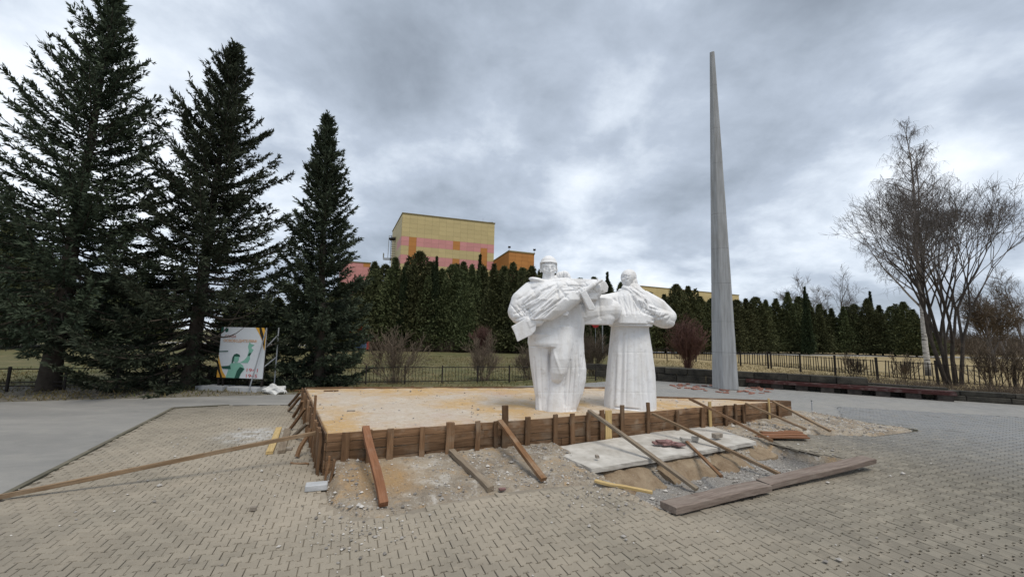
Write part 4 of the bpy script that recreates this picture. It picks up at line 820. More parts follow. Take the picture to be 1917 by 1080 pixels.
# ---------------------------------------------------------------- fences
def fence(name, pts, post_h, step, rails, picket_gap, picket_h, label, individual, post_r=.03, pk=.012, post_sq=True):
    root = tag(empty(name, (*pts[0], 0)), label, 'fence'); o = np.array([*pts[0], 0.0])
    pm = MB().box(-post_r, post_r, -post_r, post_r, -.1, post_h).mesh('post', M['black']); pkm = MB().box(-pk, pk, -pk, pk, rails[0] - .05 * (rails[0] > .1), picket_h).mesh('picket', M['black']); mbp = MB()
    for a, b in zip(pts[:-1], pts[1:]):
        a = np.array(a); b = np.array(b); L = np.linalg.norm(b - a); e = (b - a) / L; n = max(1, int(round(L / step))); an = math.atan2(e[1], e[0])
        for i in range(n + 1):
            p = a + (b - a) * i / n; w_ = link('post', pm, root, loc=Vector((*p, 0)) - Vector(o)); w_.rotation_euler = (random.gauss(0, .015), random.gauss(0, .015), an)
        for i in range(n):
            p = a + (b - a) * i / n; q_ = a + (b - a) * (i + 1) / n
            for z in rails:
                dz = random.gauss(0, .012); link('rail', MB().box(post_r, L / n - post_r, -.014, .014, z - .016, z + .016).mesh('rail', M['black']), root, mw=Matrix.Translation(-Vector(o)) @ frame((*p, z * 0 + dz), (*q_, -dz)))
            if picket_gap:
                for k in range(1, int(L / n / picket_gap)):
                    x = p + e * (k * picket_gap) + np.array([e[1], -e[0]]) * .028
                    if random.random() < .04: continue
                    if individual: r2 = link('picket', pkm, root, loc=Vector((*x, 0)) - Vector(o)); r2.rotation_euler = (random.gauss(0, .02), random.gauss(0, .02), an)
                    else: mbp.box(x[0] - o[0] - pk, x[0] - o[0] + pk, x[1] - o[1] - pk, x[1] - o[1] + pk, rails[0], picket_h)
    if picket_gap and not individual: tag(link('picket', mbp.mesh('picket', M['black']), root), kind='stuff')
    return root
fence('metal_fence', [(-22.5, 10.6), (-15.97, 13.04), (-12.33, 14.69), (-7.4, 16.2)], .78, 1.45, (.16, .28, .70), 0, 0, 'low black rail fence behind the tall spruces', False)
fence('metal_fence', [(-7.35, 16.22), (-1.45, 18.0), (5.6, 20.5)], .76, 1.48, (.10, .68), .14, .68, 'low black fence with thin bars behind the timber platform', False, .026, .007)
fence('picket_fence', [(26.0, 12.5), (22.9, 18.5), (21.2, 23.5), (19.9, 31)], 1.28, 2.6, (.25, 1.08), .19, 1.14, 'dark iron picket fence running beside the birch', True, .045, .017)
fence('picket_fence', [(19.8, 31.2), (17.6, 38.5), (6, 44)], 1.3, 2.7, (.25, 1.1), .24, 1.15, 'dark iron picket fence across the straw field behind the obelisk', True, .045, .022)

# ---------------------------------------------------------------- sign board
tl, tr, bl_, br_ = D(414, 612, 14.5), D(498, 613, 14.25), D(407, 706, 14.5), D(488, 708, 14.25)
ctr = (tl + tr + bl_ + br_) / 4; ex = tr - tl; ex[2] = 0; SWD = float(np.linalg.norm(ex)); ex /= SWD; SH = float(tl[2] - bl_[2]); sang = math.atan2(ex[1], ex[0])
bx = (tl + bl_) / 2
SB = tag(empty('sign_board', (bx[0], bx[1], 0), sang), 'white victory poster board with green figure on posts before the spruces', 'sign')
z0s = float(bl_[2]); lean = Matrix.Rotation(R(0), 4, 'X')
flat = lambda n, c_, r_=.55: simple(n, c_, tuple(x * 1.08 for x in c_), 9, r_, .05, 0, .02)
link('panel', MB().box(0, SWD, 0, .03, z0s, z0s + SH).mesh('panel', flat('sign_white', (.66, .69, .72))), SB)
def art(name, polys, mat, d=.004):
    mb = MB()
    for p_ in polys: mb.prism([(x * SWD, z0s + z * SH) for x, z in p_], .003, (0, -d - .003, 0), (1, 0, 0), (0, 0, 1), (0, 1, 0))
    return link(name, mb.mesh(name, mat), SB)
gr, gd, gl = flat('sign_green', (.10, .27, .19)), flat('sign_dark_green', (.025, .09, .065)), flat('sign_light_green', (.22, .46, .36))
art('ribbon', [[(.76, 1), (1, 1), (1, .55), (.965, .62), (.93, .74), (.86, .86)]], flat('sign_orange', (.72, .40, .06)), .003)
art('ribbon_stripe', [[(.84, 1), (.89, 1), (.945, .86), (.99, .66), (.985, .60), (.93, .76), (.87, .88)], [(.95, 1), (1, 1), (1, .9)]], flat('sign_black', (.03, .025, .02)), .007)
art('ribbon', [[(0, .42), (0, 0), (.22, 0), (.12, .12), (.06, .26)]], flat('sign_orange_low', (.68, .36, .06)), .003)
art('ribbon_stripe', [[(0, .30), (0, .16), (.06, .06), (.08, 0), (.13, 0), (.07, .12), (.035, .24)]], flat('sign_black_low', (.03, .025, .02)), .007)
art('emblem', [[(.05, 1), (.0, 1), (.0, .89), (.05, .89)], [(.085, .975), (.155, .975), (.155, .915), (.12, .895), (.085, .915)]], gd)
art('figure', [[(.20, 0), (.24, .14), (.22, .22), (.30, .29), (.48, .30), (.56, .25), (.60, .17), (.54, .10), (.50, 0)], [(.53, .30), (.66, .30), (.70, .38), (.69, .44), (.72, .50), (.66, .55), (.63, .42), (.58, .36), (.48, .30)], [(.66, .53), (.72, .50), (.76, .56), (.70, .60), (.77, .66), (.68, .68), (.66, .74), (.63, .62)]], gl, .004)
art('figure_shade', [[(.08, .22), (.28, .24), (.30, .17), (.12, .17)], [(.40, 0), (.44, .14), (.50, .22), (.60, .19), (.52, .08), (.50, 0)], [(.30, .29), (.31, .40), (.34, .46), (.40, .48), (.46, .46), (.48, .42), (.44, .41), (.36, .41), (.35, .34), (.33, .29)], [(.64, .44), (.69, .44), (.72, .50), (.67, .50)], [(.0, .52), (.2, .53), (.2, .51), (.0, .50)]], gd, .008)
art('figure_face', [[(.35, .33), (.36, .42), (.45, .42), (.46, .36), (.43, .31), (.38, .30)]], gl, .011)
def text(body, x, z, size, mat, width=None):
    cu = bpy.data.curves.new('lettering', 'FONT'); cu.body = body; cu.size = size * SH; cu.extrude = .0015; o = bpy.data.objects.new('lettering', cu); COL.objects.link(o)
    dg = bpy.context.evaluated_depsgraph_get(); m_ = bpy.data.meshes.new_from_object(o.evaluated_get(dg)); bpy.data.objects.remove(o); m_.materials.clear(); m_.materials.append(mat)
    xs_ = [v_.co.x for v_ in m_.vertices]; w = max(xs_) - min(xs_); k = (width * SWD / w) if width else 1
    return link('lettering', m_, SB, mw=Matrix.Translation((x * SWD, -.006, z0s + z * SH)) @ Matrix.Rotation(R(90), 4, 'X') @ Matrix.Diagonal((k, 1, 1, 1)))
text('СЛАВА', .09, .79, .075, flat('sign_red_dark', (.38, .10, .05)), .25)
text('ОСВОБОДИТЕЛЯМ!', .07, .705, .072, flat('sign_amber', (.62, .27, .05)), .74)
text('1941', .62, .13, .095, flat('sign_red', (.55, .07, .06)), .24); text('1945', .62, .02, .095, flat('sign_red2', (.55, .07, .06)), .24)
for x in (.04, SWD - .04): link('post', MB().box(x - .03, x + .03, .034, .09, .06, z0s + SH - .02).mesh('post', M['black']), SB)
for x in (.12 * SWD, .72 * SWD): link('post', MB().box(x - .025, x + .025, .035, .085, .06, z0s + .1).mesh('post', M['black']), SB)
for x, w in ((-.25, 1.25), (1.0, 1.35)): link('concrete_foot', MB().box(x - w * .25, x + w * .6, -.25, .30, -.02, .13).mesh('concrete_foot', M['pad']), SB)
mb = MB()
for a, b in (((SWD - .22, -.28, .1), (SWD + .02, -.02, z0s + SH)), ((SWD + .16, .42, .1), (SWD + .22, .32, z0s + SH + .02)), ((SWD - .02, .1, z0s + SH * .62), (SWD + .21, .32, z0s + SH * .86)), ((SWD - .06, .02, z0s + SH * .2), (SWD + .17, .4, z0s + SH * .42))):
    link('prop', MB().tube(a, b, .022, .022, 8).mesh('prop', M['galv']), SB)
p = G(516, 736); bm = bmesh.new(); bmesh.ops.create_icosphere(bm, subdivisions=3, radius=1)
for q_ in bm.verts:
    n_ = 1 + .28 * math.sin(q_.co.x * 5 + q_.co.y * 3) * math.sin(q_.co.z * 4 + 1) + random.gauss(0, .035); q_.co = Vector((q_.co.x * .38 * n_, q_.co.y * .22 * n_, max(-.02, q_.co.z * .20 * n_ + .08)))
m_ = bpy.data.meshes.new('sack'); bm.to_mesh(m_); bm.free(); m_.materials.append(M['white_bag']); tag(link('sack', m_, loc=(p[0], p[1], 0)), 'crumpled white sack on the ground right of the poster board', 'sack')
p = G(562, 733); timber('board', (p[0] - .5, p[1], .02), (p[0] + .2, p[1] + .2, .04), .1, .03, M['orange'], 'short brown board on the ground by the white sack', 'board')

# ---------------------------------------------------------------- vegetation
def sprays(base, dirv, length, width, tint, three=True):
    """many needle tufts: each a pair of thin crossed triangles from base along dirv"""
    n = len(base); d = dirv / (np.linalg.norm(dirv, axis=1, keepdims=True) + 1e-9); rr = RNG.normal(0, 1, (n, 3)); a = np.cross(d, rr); a /= np.linalg.norm(a, axis=1, keepdims=True) + 1e-9; b = np.cross(d, a)
    if not three:                         # one blade each
        tip = base + d * length[:, None]; w = width[:, None] * .5; mid = base + d * (length * .4)[:, None]
        return np.stack([base, mid + a * w, tip, mid - a * w], 1).reshape(-1, 3), (np.arange(n) * 4)[:, None] + np.arange(4), np.repeat(tint, 4)
    tip = base + d * length[:, None]; w = width[:, None] * .5; mid = base + d * (length * .35)[:, None]
    V = np.stack([base, mid + a * w, tip, mid - a * w, mid + b * w, mid - b * w], 1); off = (np.arange(n) * 6)[:, None]
    F = np.vstack([off + np.array([0, 1, 2, 3]), off + np.array([0, 4, 2, 5])]); return V.reshape(-1, 3), F, np.repeat(tint, 6)
def trunk_mesh(name, P, r, mat, k=10, flare=0.0):
    P = np.array(P, float); V = []
    for i, (p_, rr) in enumerate(zip(P, r)):
        a = np.arange(k) * 2 * math.pi / k; ra = rr * (1 + .12 * np.sin(a * 3 + i * .3) + (flare * .5 * np.abs(np.sin(a * 2.5)) if i == 0 else 0)); V.append(np.c_[p_[0] + np.cos(a) * ra, p_[1] + np.sin(a) * ra, np.full(k, p_[2])])
    n = len(P); g = np.arange(n * k).reshape(n, k); F = np.stack([g[:-1], np.roll(g[:-1], -1, 1), np.roll(g[1:], -1, 1), g[1:]], -1).reshape(-1, 4)
    return mesh_np(name, np.vstack(V), [F, g[-1][None]], mat, True)
def spruce(loc, H, Rb, z0, label, lean, seed, dens=1.0, skirt=False):
    rg = np.random.default_rng(seed); root = tag(empty('spruce_tree', loc), label, 'spruce', 'tall spruces left of the platform'); dens *= 1.3
    tz = np.linspace(0, H, 14); tp_ = np.c_[lean[0] * (tz / H) ** 1.0, lean[1] * tz / H, tz]; tr_ = np.clip(.25 * (H / 14) * (1 - tz / H) ** .9, .015, 1); tr_[0] *= 1.12
    tp_[0, 2] = -.08; link('trunk', trunk_mesh('trunk', tp_, tr_, M['bark'], 12, .2), root)
    bmb = MB(); B_, D_, L_, W_, T_ = [], [], [], [], []
    z = z0
    while z < H - .15:
        q_ = (z - z0) / (H - z0); nb = int(rg.integers(6, 10)) if q_ < .85 else 6; prof = (1 - q_) ** .76 * (1 if q_ > .10 else .72 + .28 * q_ / .10); az0 = rg.uniform(0, 6.28)
        for b in range(nb):
            az_ = az0 + b * 6.28 / nb + rg.normal(0, .22); Lb = Rb * prof * rg.uniform(.66, 1.18) + .12; zz_ = z + rg.normal(0, .10); el = np.interp(q_, [0, .2, .45, .75, 1], [-.26, .06, .46, .78, 1.1]) + rg.normal(0, .09)
            n = max(4, int(Lb / .22)); s_ = np.linspace(.0, 1, n + 1); h = np.array([math.cos(az_), math.sin(az_)])
            rr = Lb * s_ * math.cos(el); up = Lb * s_ * math.sin(el) + Lb * (-.22 * s_ * (1 - q_) * (1 - s_) * 2 + .14 * s_ ** 3 * (1.2 - q_))
            ctr_ = np.array([lean[0] * zz_ / H, lean[1] * zz_ / H]); P_ = np.c_[ctr_[0] + h[0] * rr, ctr_[1] + h[1] * rr, zz_ + up]
            wx, wy, wz = P_[-1] + np.array(loc)
            for k in range(0, n, 2):
                if -11 < wx < -8.2 and wy < 14.8 and wz < 2.9: break
                bmb.tube(P_[k], P_[min(k + 2, n)], .028 * (1 - s_[k]) * (Lb / 3) + .007, .028 * (1 - s_[min(k + 2, n)]) * (Lb / 3) + .005, 4)
            # side twigs, longest near the middle, drooping a little
            nt_ = int(Lb * (15 if q_ < .35 else 14) * dens); ts = rg.uniform(.12 if q_ > .3 else .22, 1.0, nt_); idx_ = np.clip((ts * n).astype(int), 0, n - 1); fr_ = ts * n - idx_; bp_ = P_[idx_] * (1 - fr_)[:, None] + P_[idx_ + 1] * fr_[:, None]
            bd2 = P_[idx_ + 1] - P_[idx_]; bd2 /= np.linalg.norm(bd2, axis=1, keepdims=True); side = np.where(rg.random(nt_) < .5, 1, -1)[:, None] * np.array([-h[1], h[0], 0])
            tl_ = (.20 + .26 * Lb * (1 - ts) * (.5 if q_ < .35 else .34)) * rg.uniform(.6, 1.2, nt_); td = bd2 * rg.uniform(.55, 1.0, nt_)[:, None] + side * rg.uniform(.25, .95, nt_)[:, None] + np.c_[np.zeros((nt_, 2)), rg.normal(-.12 if q_ < .6 else .05, .22, nt_)]
            td /= np.linalg.norm(td, axis=1, keepdims=True)
            for m2 in range(7):                       # tufts along each twig
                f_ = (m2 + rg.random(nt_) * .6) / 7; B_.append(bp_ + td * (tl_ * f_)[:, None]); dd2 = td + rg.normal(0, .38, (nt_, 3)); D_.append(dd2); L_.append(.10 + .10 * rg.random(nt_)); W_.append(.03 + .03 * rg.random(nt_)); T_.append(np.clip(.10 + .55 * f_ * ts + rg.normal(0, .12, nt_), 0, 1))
            # needles hugging the branch itself
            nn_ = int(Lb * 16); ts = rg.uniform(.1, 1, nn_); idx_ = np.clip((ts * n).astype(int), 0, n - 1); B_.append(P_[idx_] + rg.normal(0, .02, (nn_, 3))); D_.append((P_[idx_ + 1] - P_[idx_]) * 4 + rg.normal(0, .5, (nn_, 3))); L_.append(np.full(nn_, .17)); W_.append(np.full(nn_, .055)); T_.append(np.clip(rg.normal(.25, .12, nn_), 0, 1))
        z += rg.uniform(.22, .32) * np.interp(q_, [0, .3, .45, .8, 1], [.9, 1.0, 1.2, 1.15, .7])
    # leader
    n = 130; zz2 = H - rg.random(n) * 1.1; B_.append(np.c_[lean[0] * zz2 / H, lean[1] * zz2 / H, zz2 - .05]); D_.append(np.c_[rg.normal(0, .6, (n, 2)), np.full(n, .8)]); L_.append(np.full(n, .24)); W_.append(np.full(n, .06)); T_.append(np.full(n, .4))
    B_, D_, L_, W_, T_ = np.vstack(B_), np.vstack(D_), np.concatenate(L_), np.concatenate(W_), np.concatenate(T_); Pw = B_ + np.array(loc)
    kp = ~((Pw[:, 0] > -10.75) & (Pw[:, 0] < -8.3) & (Pw[:, 1] < 14.75) & (Pw[:, 2] < 2.75)); V, F, T = sprays(B_[kp], D_[kp], L_[kp], W_[kp], T_[kp], False)   # cut back in front of the poster board
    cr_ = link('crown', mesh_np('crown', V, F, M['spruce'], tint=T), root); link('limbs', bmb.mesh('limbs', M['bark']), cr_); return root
spruce((-15.25, 13.55, 0), 14.4, 3.95, 2.05, 'tallest spruce, at the left edge, with a thick bare lower trunk', (.0, .3), 11, .95)
spruce((-11.7, 14.9, 0), 13.3, 3.95, .55, 'middle spruce standing behind the poster board, branches down to the ground', (.35, 0), 12, 1.15)
spruce((-7.55, 16.1, 0), 11.2, 2.1, .35, 'shortest of the tall spruces, dense to the ground beside the platform', (-.45, 0), 13, 1.6)

def thuja_mesh(seed, H, Rr, n, shape=.75, tip=1.0, name='crown', mat='thuja', tsz=1.0):
    """several upright plumes of different heights round a main one: an uneven, feathery cone"""
    rg = np.random.default_rng(seed); pl_ = [(0, 0, H, Rr * .78)]
    for k in range(9): a = rg.uniform(0, 6.28); r0 = Rr * rg.uniform(.25, .62); pl_.append((math.cos(a) * r0, math.sin(a) * r0, H * rg.uniform(.4, .97), Rr * rg.uniform(.34, .62)))
    BB, DD, TT = [], [], []
    for k, (x0, y0, h, rr) in enumerate(pl_):
        m_ = int(n * (.34 if k == 0 else .66 / 9)); q_ = rg.random(m_) ** .95; z = q_ * h; prof = np.where(q_ < .15, .7 + q_ / .15 * .3, (1 - ((q_ - .15) / .85)) ** (shape * 1.15)) * rr + .03
        az_ = rg.uniform(0, 6.28, m_); lob = 1 + .22 * np.sin(az_ * 3 + z * 1.3 + seed + k) + .18 * np.sin(az_ * 5 - z * 2.9 + k) + .15 * np.sin(z * 5.1 + az_ * 2); r_ = prof * lob * rg.random(m_) ** .33
        BB.append(np.c_[x0 + np.cos(az_) * r_, y0 + np.sin(az_) * r_, z]); DD.append(np.c_[np.cos(az_), np.sin(az_), np.zeros(m_)] * rg.uniform(.2, .9, m_)[:, None] + np.array([0, 0, 1.]) * rg.uniform(.1, 1.2, m_)[:, None] * tip + rg.normal(0, .4, (m_, 3)))
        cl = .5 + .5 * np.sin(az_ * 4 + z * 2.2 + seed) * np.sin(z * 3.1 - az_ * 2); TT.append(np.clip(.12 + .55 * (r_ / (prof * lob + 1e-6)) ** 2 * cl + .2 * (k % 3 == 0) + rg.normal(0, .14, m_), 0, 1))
    B = np.vstack(BB); m_ = len(B); V, F, T = sprays(B, np.vstack(DD), rg.uniform(.16, .42, m_) * tsz, rg.uniform(.07, .17, m_) * tsz, np.concatenate(TT), False); return mesh_np(name, V, F, M[mat], tint=T)
th = [thuja_mesh(21 + k, 10, 2.75 + .15 * (k % 3), 19000, .50 + .22 * (k % 3)) for k in range(6)]
sp_small = [thuja_mesh(41 + k, 10, 1.9, 14000, 1.05, .1, mat='darkleaf') for k in range(2)]
trk = trunk_mesh('trunk', [(0, 0, -.1), (0, 0, 2), (0, 0, 6)], [.16, .13, .05], M['darkbark'], 7)
hz = []
# (pixel x, pixel y of the tip, distance, kind)
for x_, y_, Y_ in ((676, 520, 50), (702, 492, 51), (722, 497, 54), (741, 484, 50), (763, 492, 52), (786, 473, 50), (806, 492, 53), (828, 505, 50), (848, 497, 51), (868, 492, 53), (884, 497, 50), (905, 500, 52), (925, 496, 50), (944, 500, 52), (961, 493, 50), (978, 503, 53), (996, 500, 50), (1014, 505, 52),
                   (1036, 512, 54), (1062, 520, 55), (1086, 522, 56), (1112, 520, 56), (1136, 528, 57), (1162, 530, 58), (1190, 540, 58), (1215, 548, 59), (1243, 552, 60), (1266, 533, 58), (1288, 537, 60), (1310, 556, 61), (1332, 560, 62), (1356, 560, 64),
                   (1378, 562, 66), (1396, 560, 68), (1414, 557, 68), (1433, 562, 70), (1452, 560, 70), (1474, 548, 70), (1494, 556, 72), (1512, 561, 72), (1534, 570, 74), (1556, 578, 74), (1578, 575, 72), (1598, 570, 72), (1622, 560, 70), (1645, 572, 70), (1668, 574, 70), (1690, 566, 66), (1708, 580, 66)):
    hz.append((x_, y_, Y_, 't'))
for x_, y_, Y_ in ((818, 481, 49), (899, 477, 55), (1137, 510, 50), (1506, 537, 66), (1628, 546, 74), (757, 500, 48)): hz.append((x_, y_, Y_, 's'))
hz.sort()
near = lambda x_: ('behind the left spruces' if x_ < 690 else 'below the yellow building' if x_ < 930 else 'left of the soldier' if x_ < 1010 else 'behind the statues' if x_ < 1215 else 'between the woman and the obelisk' if x_ < 1335 else 'right of the obelisk' if x_ < 1540 else 'left of the birch')
cnt = {}
ordw = ['first', 'second', 'third', 'fourth', 'fifth', 'sixth', 'seventh', 'eighth', 'ninth', 'tenth', 'eleventh', 'twelfth', 'thirteenth', 'fourteenth', 'fifteenth']
for x_, y_, Y_, k in hz:
    key = (near(x_), k); cnt[key] = cnt.get(key, 0) + 1; top = D(x_, y_, Y_); Hh = float(top[2]) * 1.03
    root = empty('thuja_tree' if k == 't' else 'spruce_tree', (top[0], top[1], 0), random.uniform(0, 6.28))
    tag(root, f"{ordw[cnt[key]-1]} {'green thuja of the row' if k == 't' else 'narrow dark spruce of the row'} {near(x_)}, counted from the left", 'thuja' if k == 't' else 'spruce', 'row of thujas behind the lawn' if k == 't' else 'young spruces in the thuja row')
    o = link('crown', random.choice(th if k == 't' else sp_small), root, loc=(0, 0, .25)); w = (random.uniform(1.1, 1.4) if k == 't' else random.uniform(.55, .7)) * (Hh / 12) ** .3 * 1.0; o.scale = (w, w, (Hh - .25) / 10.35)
    link('trunk', trk, root)
# dark evergreens further back on the left
lt = []
for x_, y_, Y_ in ((-60, 440, 34), (-10, 455, 38), (28, 432, 36), (70, 500, 40), (120, 520, 44), (175, 530, 42), (225, 525, 46), (270, 540, 44), (470, 560, 46), (520, 570, 44), (560, 575, 46), (640, 540, 46)):
    top = D(x_, y_, Y_); Hh = float(top[2]); root = tag(empty('evergreen_tree', (top[0], top[1], 0), random.uniform(0, 6)), f'{ordw[len(lt)]} broad dark evergreen behind the tall spruces, counted from the left', 'evergreen', 'dark evergreens behind the tall spruces')
    o = link('crown', random.choice(th), root, loc=(0, 0, .9)); o.scale = (1.45, 1.45, Hh / 10.4); link('trunk', trk, root); lt.append(root)

# bare trees
def bare(name, loc, stems, label, cat, mat_trunk, mat_twig, seed, levels, droop, spread, twig_len, group=None, ntw=(5, 8), twig_r=.009, minr=.006, trunk_name='trunk', lf=(.32, .55)):
    rg = np.random.default_rng(seed); root = tag(empty(name, loc), label, cat, group); tw = MB(); 
    Pq, Rq = [], []                       # segments for fast tube building
    def grow(p, d, L, r, lev, mbuf):
        nseg = 4 if lev < 2 else 3; pts = [p]; rs = [r]; d = d / np.linalg.norm(d)
        for i in range(nseg):
            d = d + rg.normal(0, .09 if lev == 0 else .16, 3) + np.array([0, 0, .05 if lev < 2 else -droop]); d /= np.linalg.norm(d); p = p + d * L / nseg; pts.append(p); rs.append(max(minr, r * (1 - .72 * (i + 1) / nseg)))
        mbuf.append((np.array(pts), np.array(rs)))
        if lev >= levels: return
        k = int(rg.integers(*ntw)) + (4 if lev == 0 else 0)
        for _ in range(k):
            t_ = rg.uniform(.28 if lev == 0 else .15, 1); i = min(int(t_ * nseg), nseg - 1); q_ = pts[i] + (pts[i + 1] - pts[i]) * (t_ * nseg - i); ax_ = np.cross(d, rg.normal(0, 1, 3)); ax_ /= np.linalg.norm(ax_) + 1e-9
            nd = (pts[i + 1] - pts[i]); nd /= np.linalg.norm(nd); nd = nd + ax_ * rg.uniform(.5, 1.0) * spread + np.array([0, 0, .18 if lev < 1 else 0]); Lc = (L * rg.uniform(*lf) * (1.15 - .6 * t_) if lev < levels - 1 else twig_len * rg.uniform(.5, 1.2)); grow(q_, nd, Lc, max(minr, rs[i] * rg.uniform(.35, .55)), lev + 1, mbuf)
    big, small = [], []
    for (off, d, L, r) in stems:
        buf = []; grow(np.array(off, float), np.array(d, float), L, r, 0, buf)
        for j, (pp, rr) in enumerate(buf): (big if rr[0] > .035 else small).append((pp, rr))
        if big and buf: pass
    def emit(lst, k):
        mb = MB()
        for pp, rr in lst:
            n = len(pp); d = np.gradient(pp, axis=0); d /= np.linalg.norm(d, axis=1, keepdims=True) + 1e-9; ref = np.array([.31, .83, .46]); a = np.cross(d, ref); a /= np.linalg.norm(a, axis=1, keepdims=True) + 1e-9; b = np.cross(d, a); th_ = np.arange(k) * 2 * math.pi / k
            V = pp[:, None] + (np.cos(th_)[None, :, None] * a[:, None] + np.sin(th_)[None, :, None] * b[:, None]) * rr[:, None, None]; g = np.arange(n * k).reshape(n, k); mb.add(V.reshape(-1, 3), np.stack([g[:-1], np.roll(g[:-1], -1, 1), np.roll(g[1:], -1, 1), g[1:]], -1).reshape(-1, 4))
        return mb
    if big: link(trunk_name, emit(big, 7).mesh(trunk_name, mat_trunk, True), root)
    if small: link('crown' if trunk_name == 'trunk' else 'twigs', emit(small, 3).mesh('crown', mat_twig), root)
    return root
def emit_branches(lst, k):
    mb = MB()
    for pp, rr in lst:
        pp = np.asarray(pp); rr = np.asarray(rr); n = len(pp); d = np.gradient(pp, axis=0); d /= np.linalg.norm(d, axis=1, keepdims=True) + 1e-9; ref = np.array([.31, .83, .46]); a = np.cross(d, ref); a /= np.linalg.norm(a, axis=1, keepdims=True) + 1e-9; b = np.cross(d, a); th_ = np.arange(k) * 2 * math.pi / k
        V = pp[:, None] + (np.cos(th_)[None, :, None] * a[:, None] + np.sin(th_)[None, :, None] * b[:, None]) * rr[:, None, None]; g = np.arange(n * k).reshape(n, k); mb.add(V.reshape(-1, 3), np.stack([g[:-1], np.roll(g[:-1], -1, 1), np.roll(g[1:], -1, 1), g[1:]], -1).reshape(-1, 4))
    return mb
nrm = lambda v: v / (np.linalg.norm(v) + 1e-9)
# birch: upright leaders, ascending side branches, fine hanging twigs
bt_ = G(1738, 703); bH = float(D(1690, 245, bt_[1])[2]); rg = np.random.default_rng(5)
root = tag(empty('birch_tree', (bt_[0], bt_[1], 0)), 'tall bare birch with white lower bark behind the picket fence', 'birch'); stem_l, twig_l = [], []
def leader(p0, d0, H, r0, nlat, zlo):
    n = 16; d = nrm(np.array(d0, float)); P_ = [np.array(p0, float)]
    for k in range(n): d = nrm(d + np.r_[rg.normal(0, .045, 2), .03]); P_.append(P_[-1] + d * H / n)
    P_ = np.array(P_); rs = r0 * (1 - np.linspace(0, 1, n + 1)) ** .85 + .008; stem_l.append((P_, rs))
    for k in range(nlat):
        q_ = zlo + (1 - zlo) * (k + rg.random()) / nlat; i_ = min(int(q_ * n), n - 1); b0_ = P_[i_] + (P_[i_ + 1] - P_[i_]) * (q_ * n - i_); a = k * 2.4 + rg.normal(0, .4); l = ((1 - q_) ** .6 * .27 * H + .4) * rg.uniform(.7, 1.15); el = .75 + .35 * q_ + rg.normal(0, .12)
        m_ = 6; dd_ = np.array([math.cos(a) * math.cos(el), math.sin(a) * math.cos(el), math.sin(el)]); L_ = [b0_]
        for t_ in range(m_): dd_ = nrm(dd_ + rg.normal(0, .08, 3) + np.array([0, 0, -.05 - .10 * (t_ > 3)])); L_.append(L_[-1] + dd_ * l / m_)
        L_ = np.array(L_); rl = max(.012, rs[i_] * .38) * (1 - np.linspace(0, 1, m_ + 1)) + .005; (stem_l if rl[0] > .03 else twig_l).append((L_, rl))
        for u_ in range(int(3 + l * 3.2)):
            f_ = rg.uniform(.2, 1); i2 = min(int(f_ * m_), m_ - 1); c0 = L_[i2] + (L_[i2 + 1] - L_[i2]) * (f_ * m_ - i2); sd = nrm(nrm(L_[i2 + 1] - L_[i2]) + rg.normal(0, .55, 3)); ls = l * .34 * rg.uniform(.5, 1.1) * (1.2 - .6 * f_) + .15; S_ = [c0]
            for t_ in range(3): sd = nrm(sd + rg.normal(0, .14, 3) + np.array([0, 0, -.16])); S_.append(S_[-1] + sd * ls / 3)
            S_ = np.array(S_); twig_l.append((S_, np.array([.010, .008, .006, .0045])))
            for w_ in range(int(3 + ls * 6)):
                g0 = S_[rg.integers(1, 4)] + rg.normal(0, .03, 3); hd = nrm(np.r_[rg.normal(0, .35, 2), -.75 + rg.normal(0, .4)]); lh = rg.uniform(.15, .55); twig_l.append((np.array([g0, g0 + hd * lh * .5 + rg.normal(0, .02, 3), g0 + hd * lh + np.array([0, 0, -.1 * lh])]), np.array([.0055, .0045, .0035])))
leader((0, 0, -.1), (-.02, 0, 1), bH, .17, 58, .30); leader((0, 0, bH * .34), (.16, .05, 1), bH * .60, .08, 34, .15); leader((0, 0, bH * .30), (.30, -.1, 1), bH * .50, .07, 22, .2); leader((0, 0, bH * .26), (-.62, .1, .9), bH * .34, .06, 14, .25)
link('trunk', emit_branches(stem_l, 8).mesh('trunk', M['birch'], True), root); link('crown', emit_branches(twig_l, 3).mesh('crown', M['twig']), root)
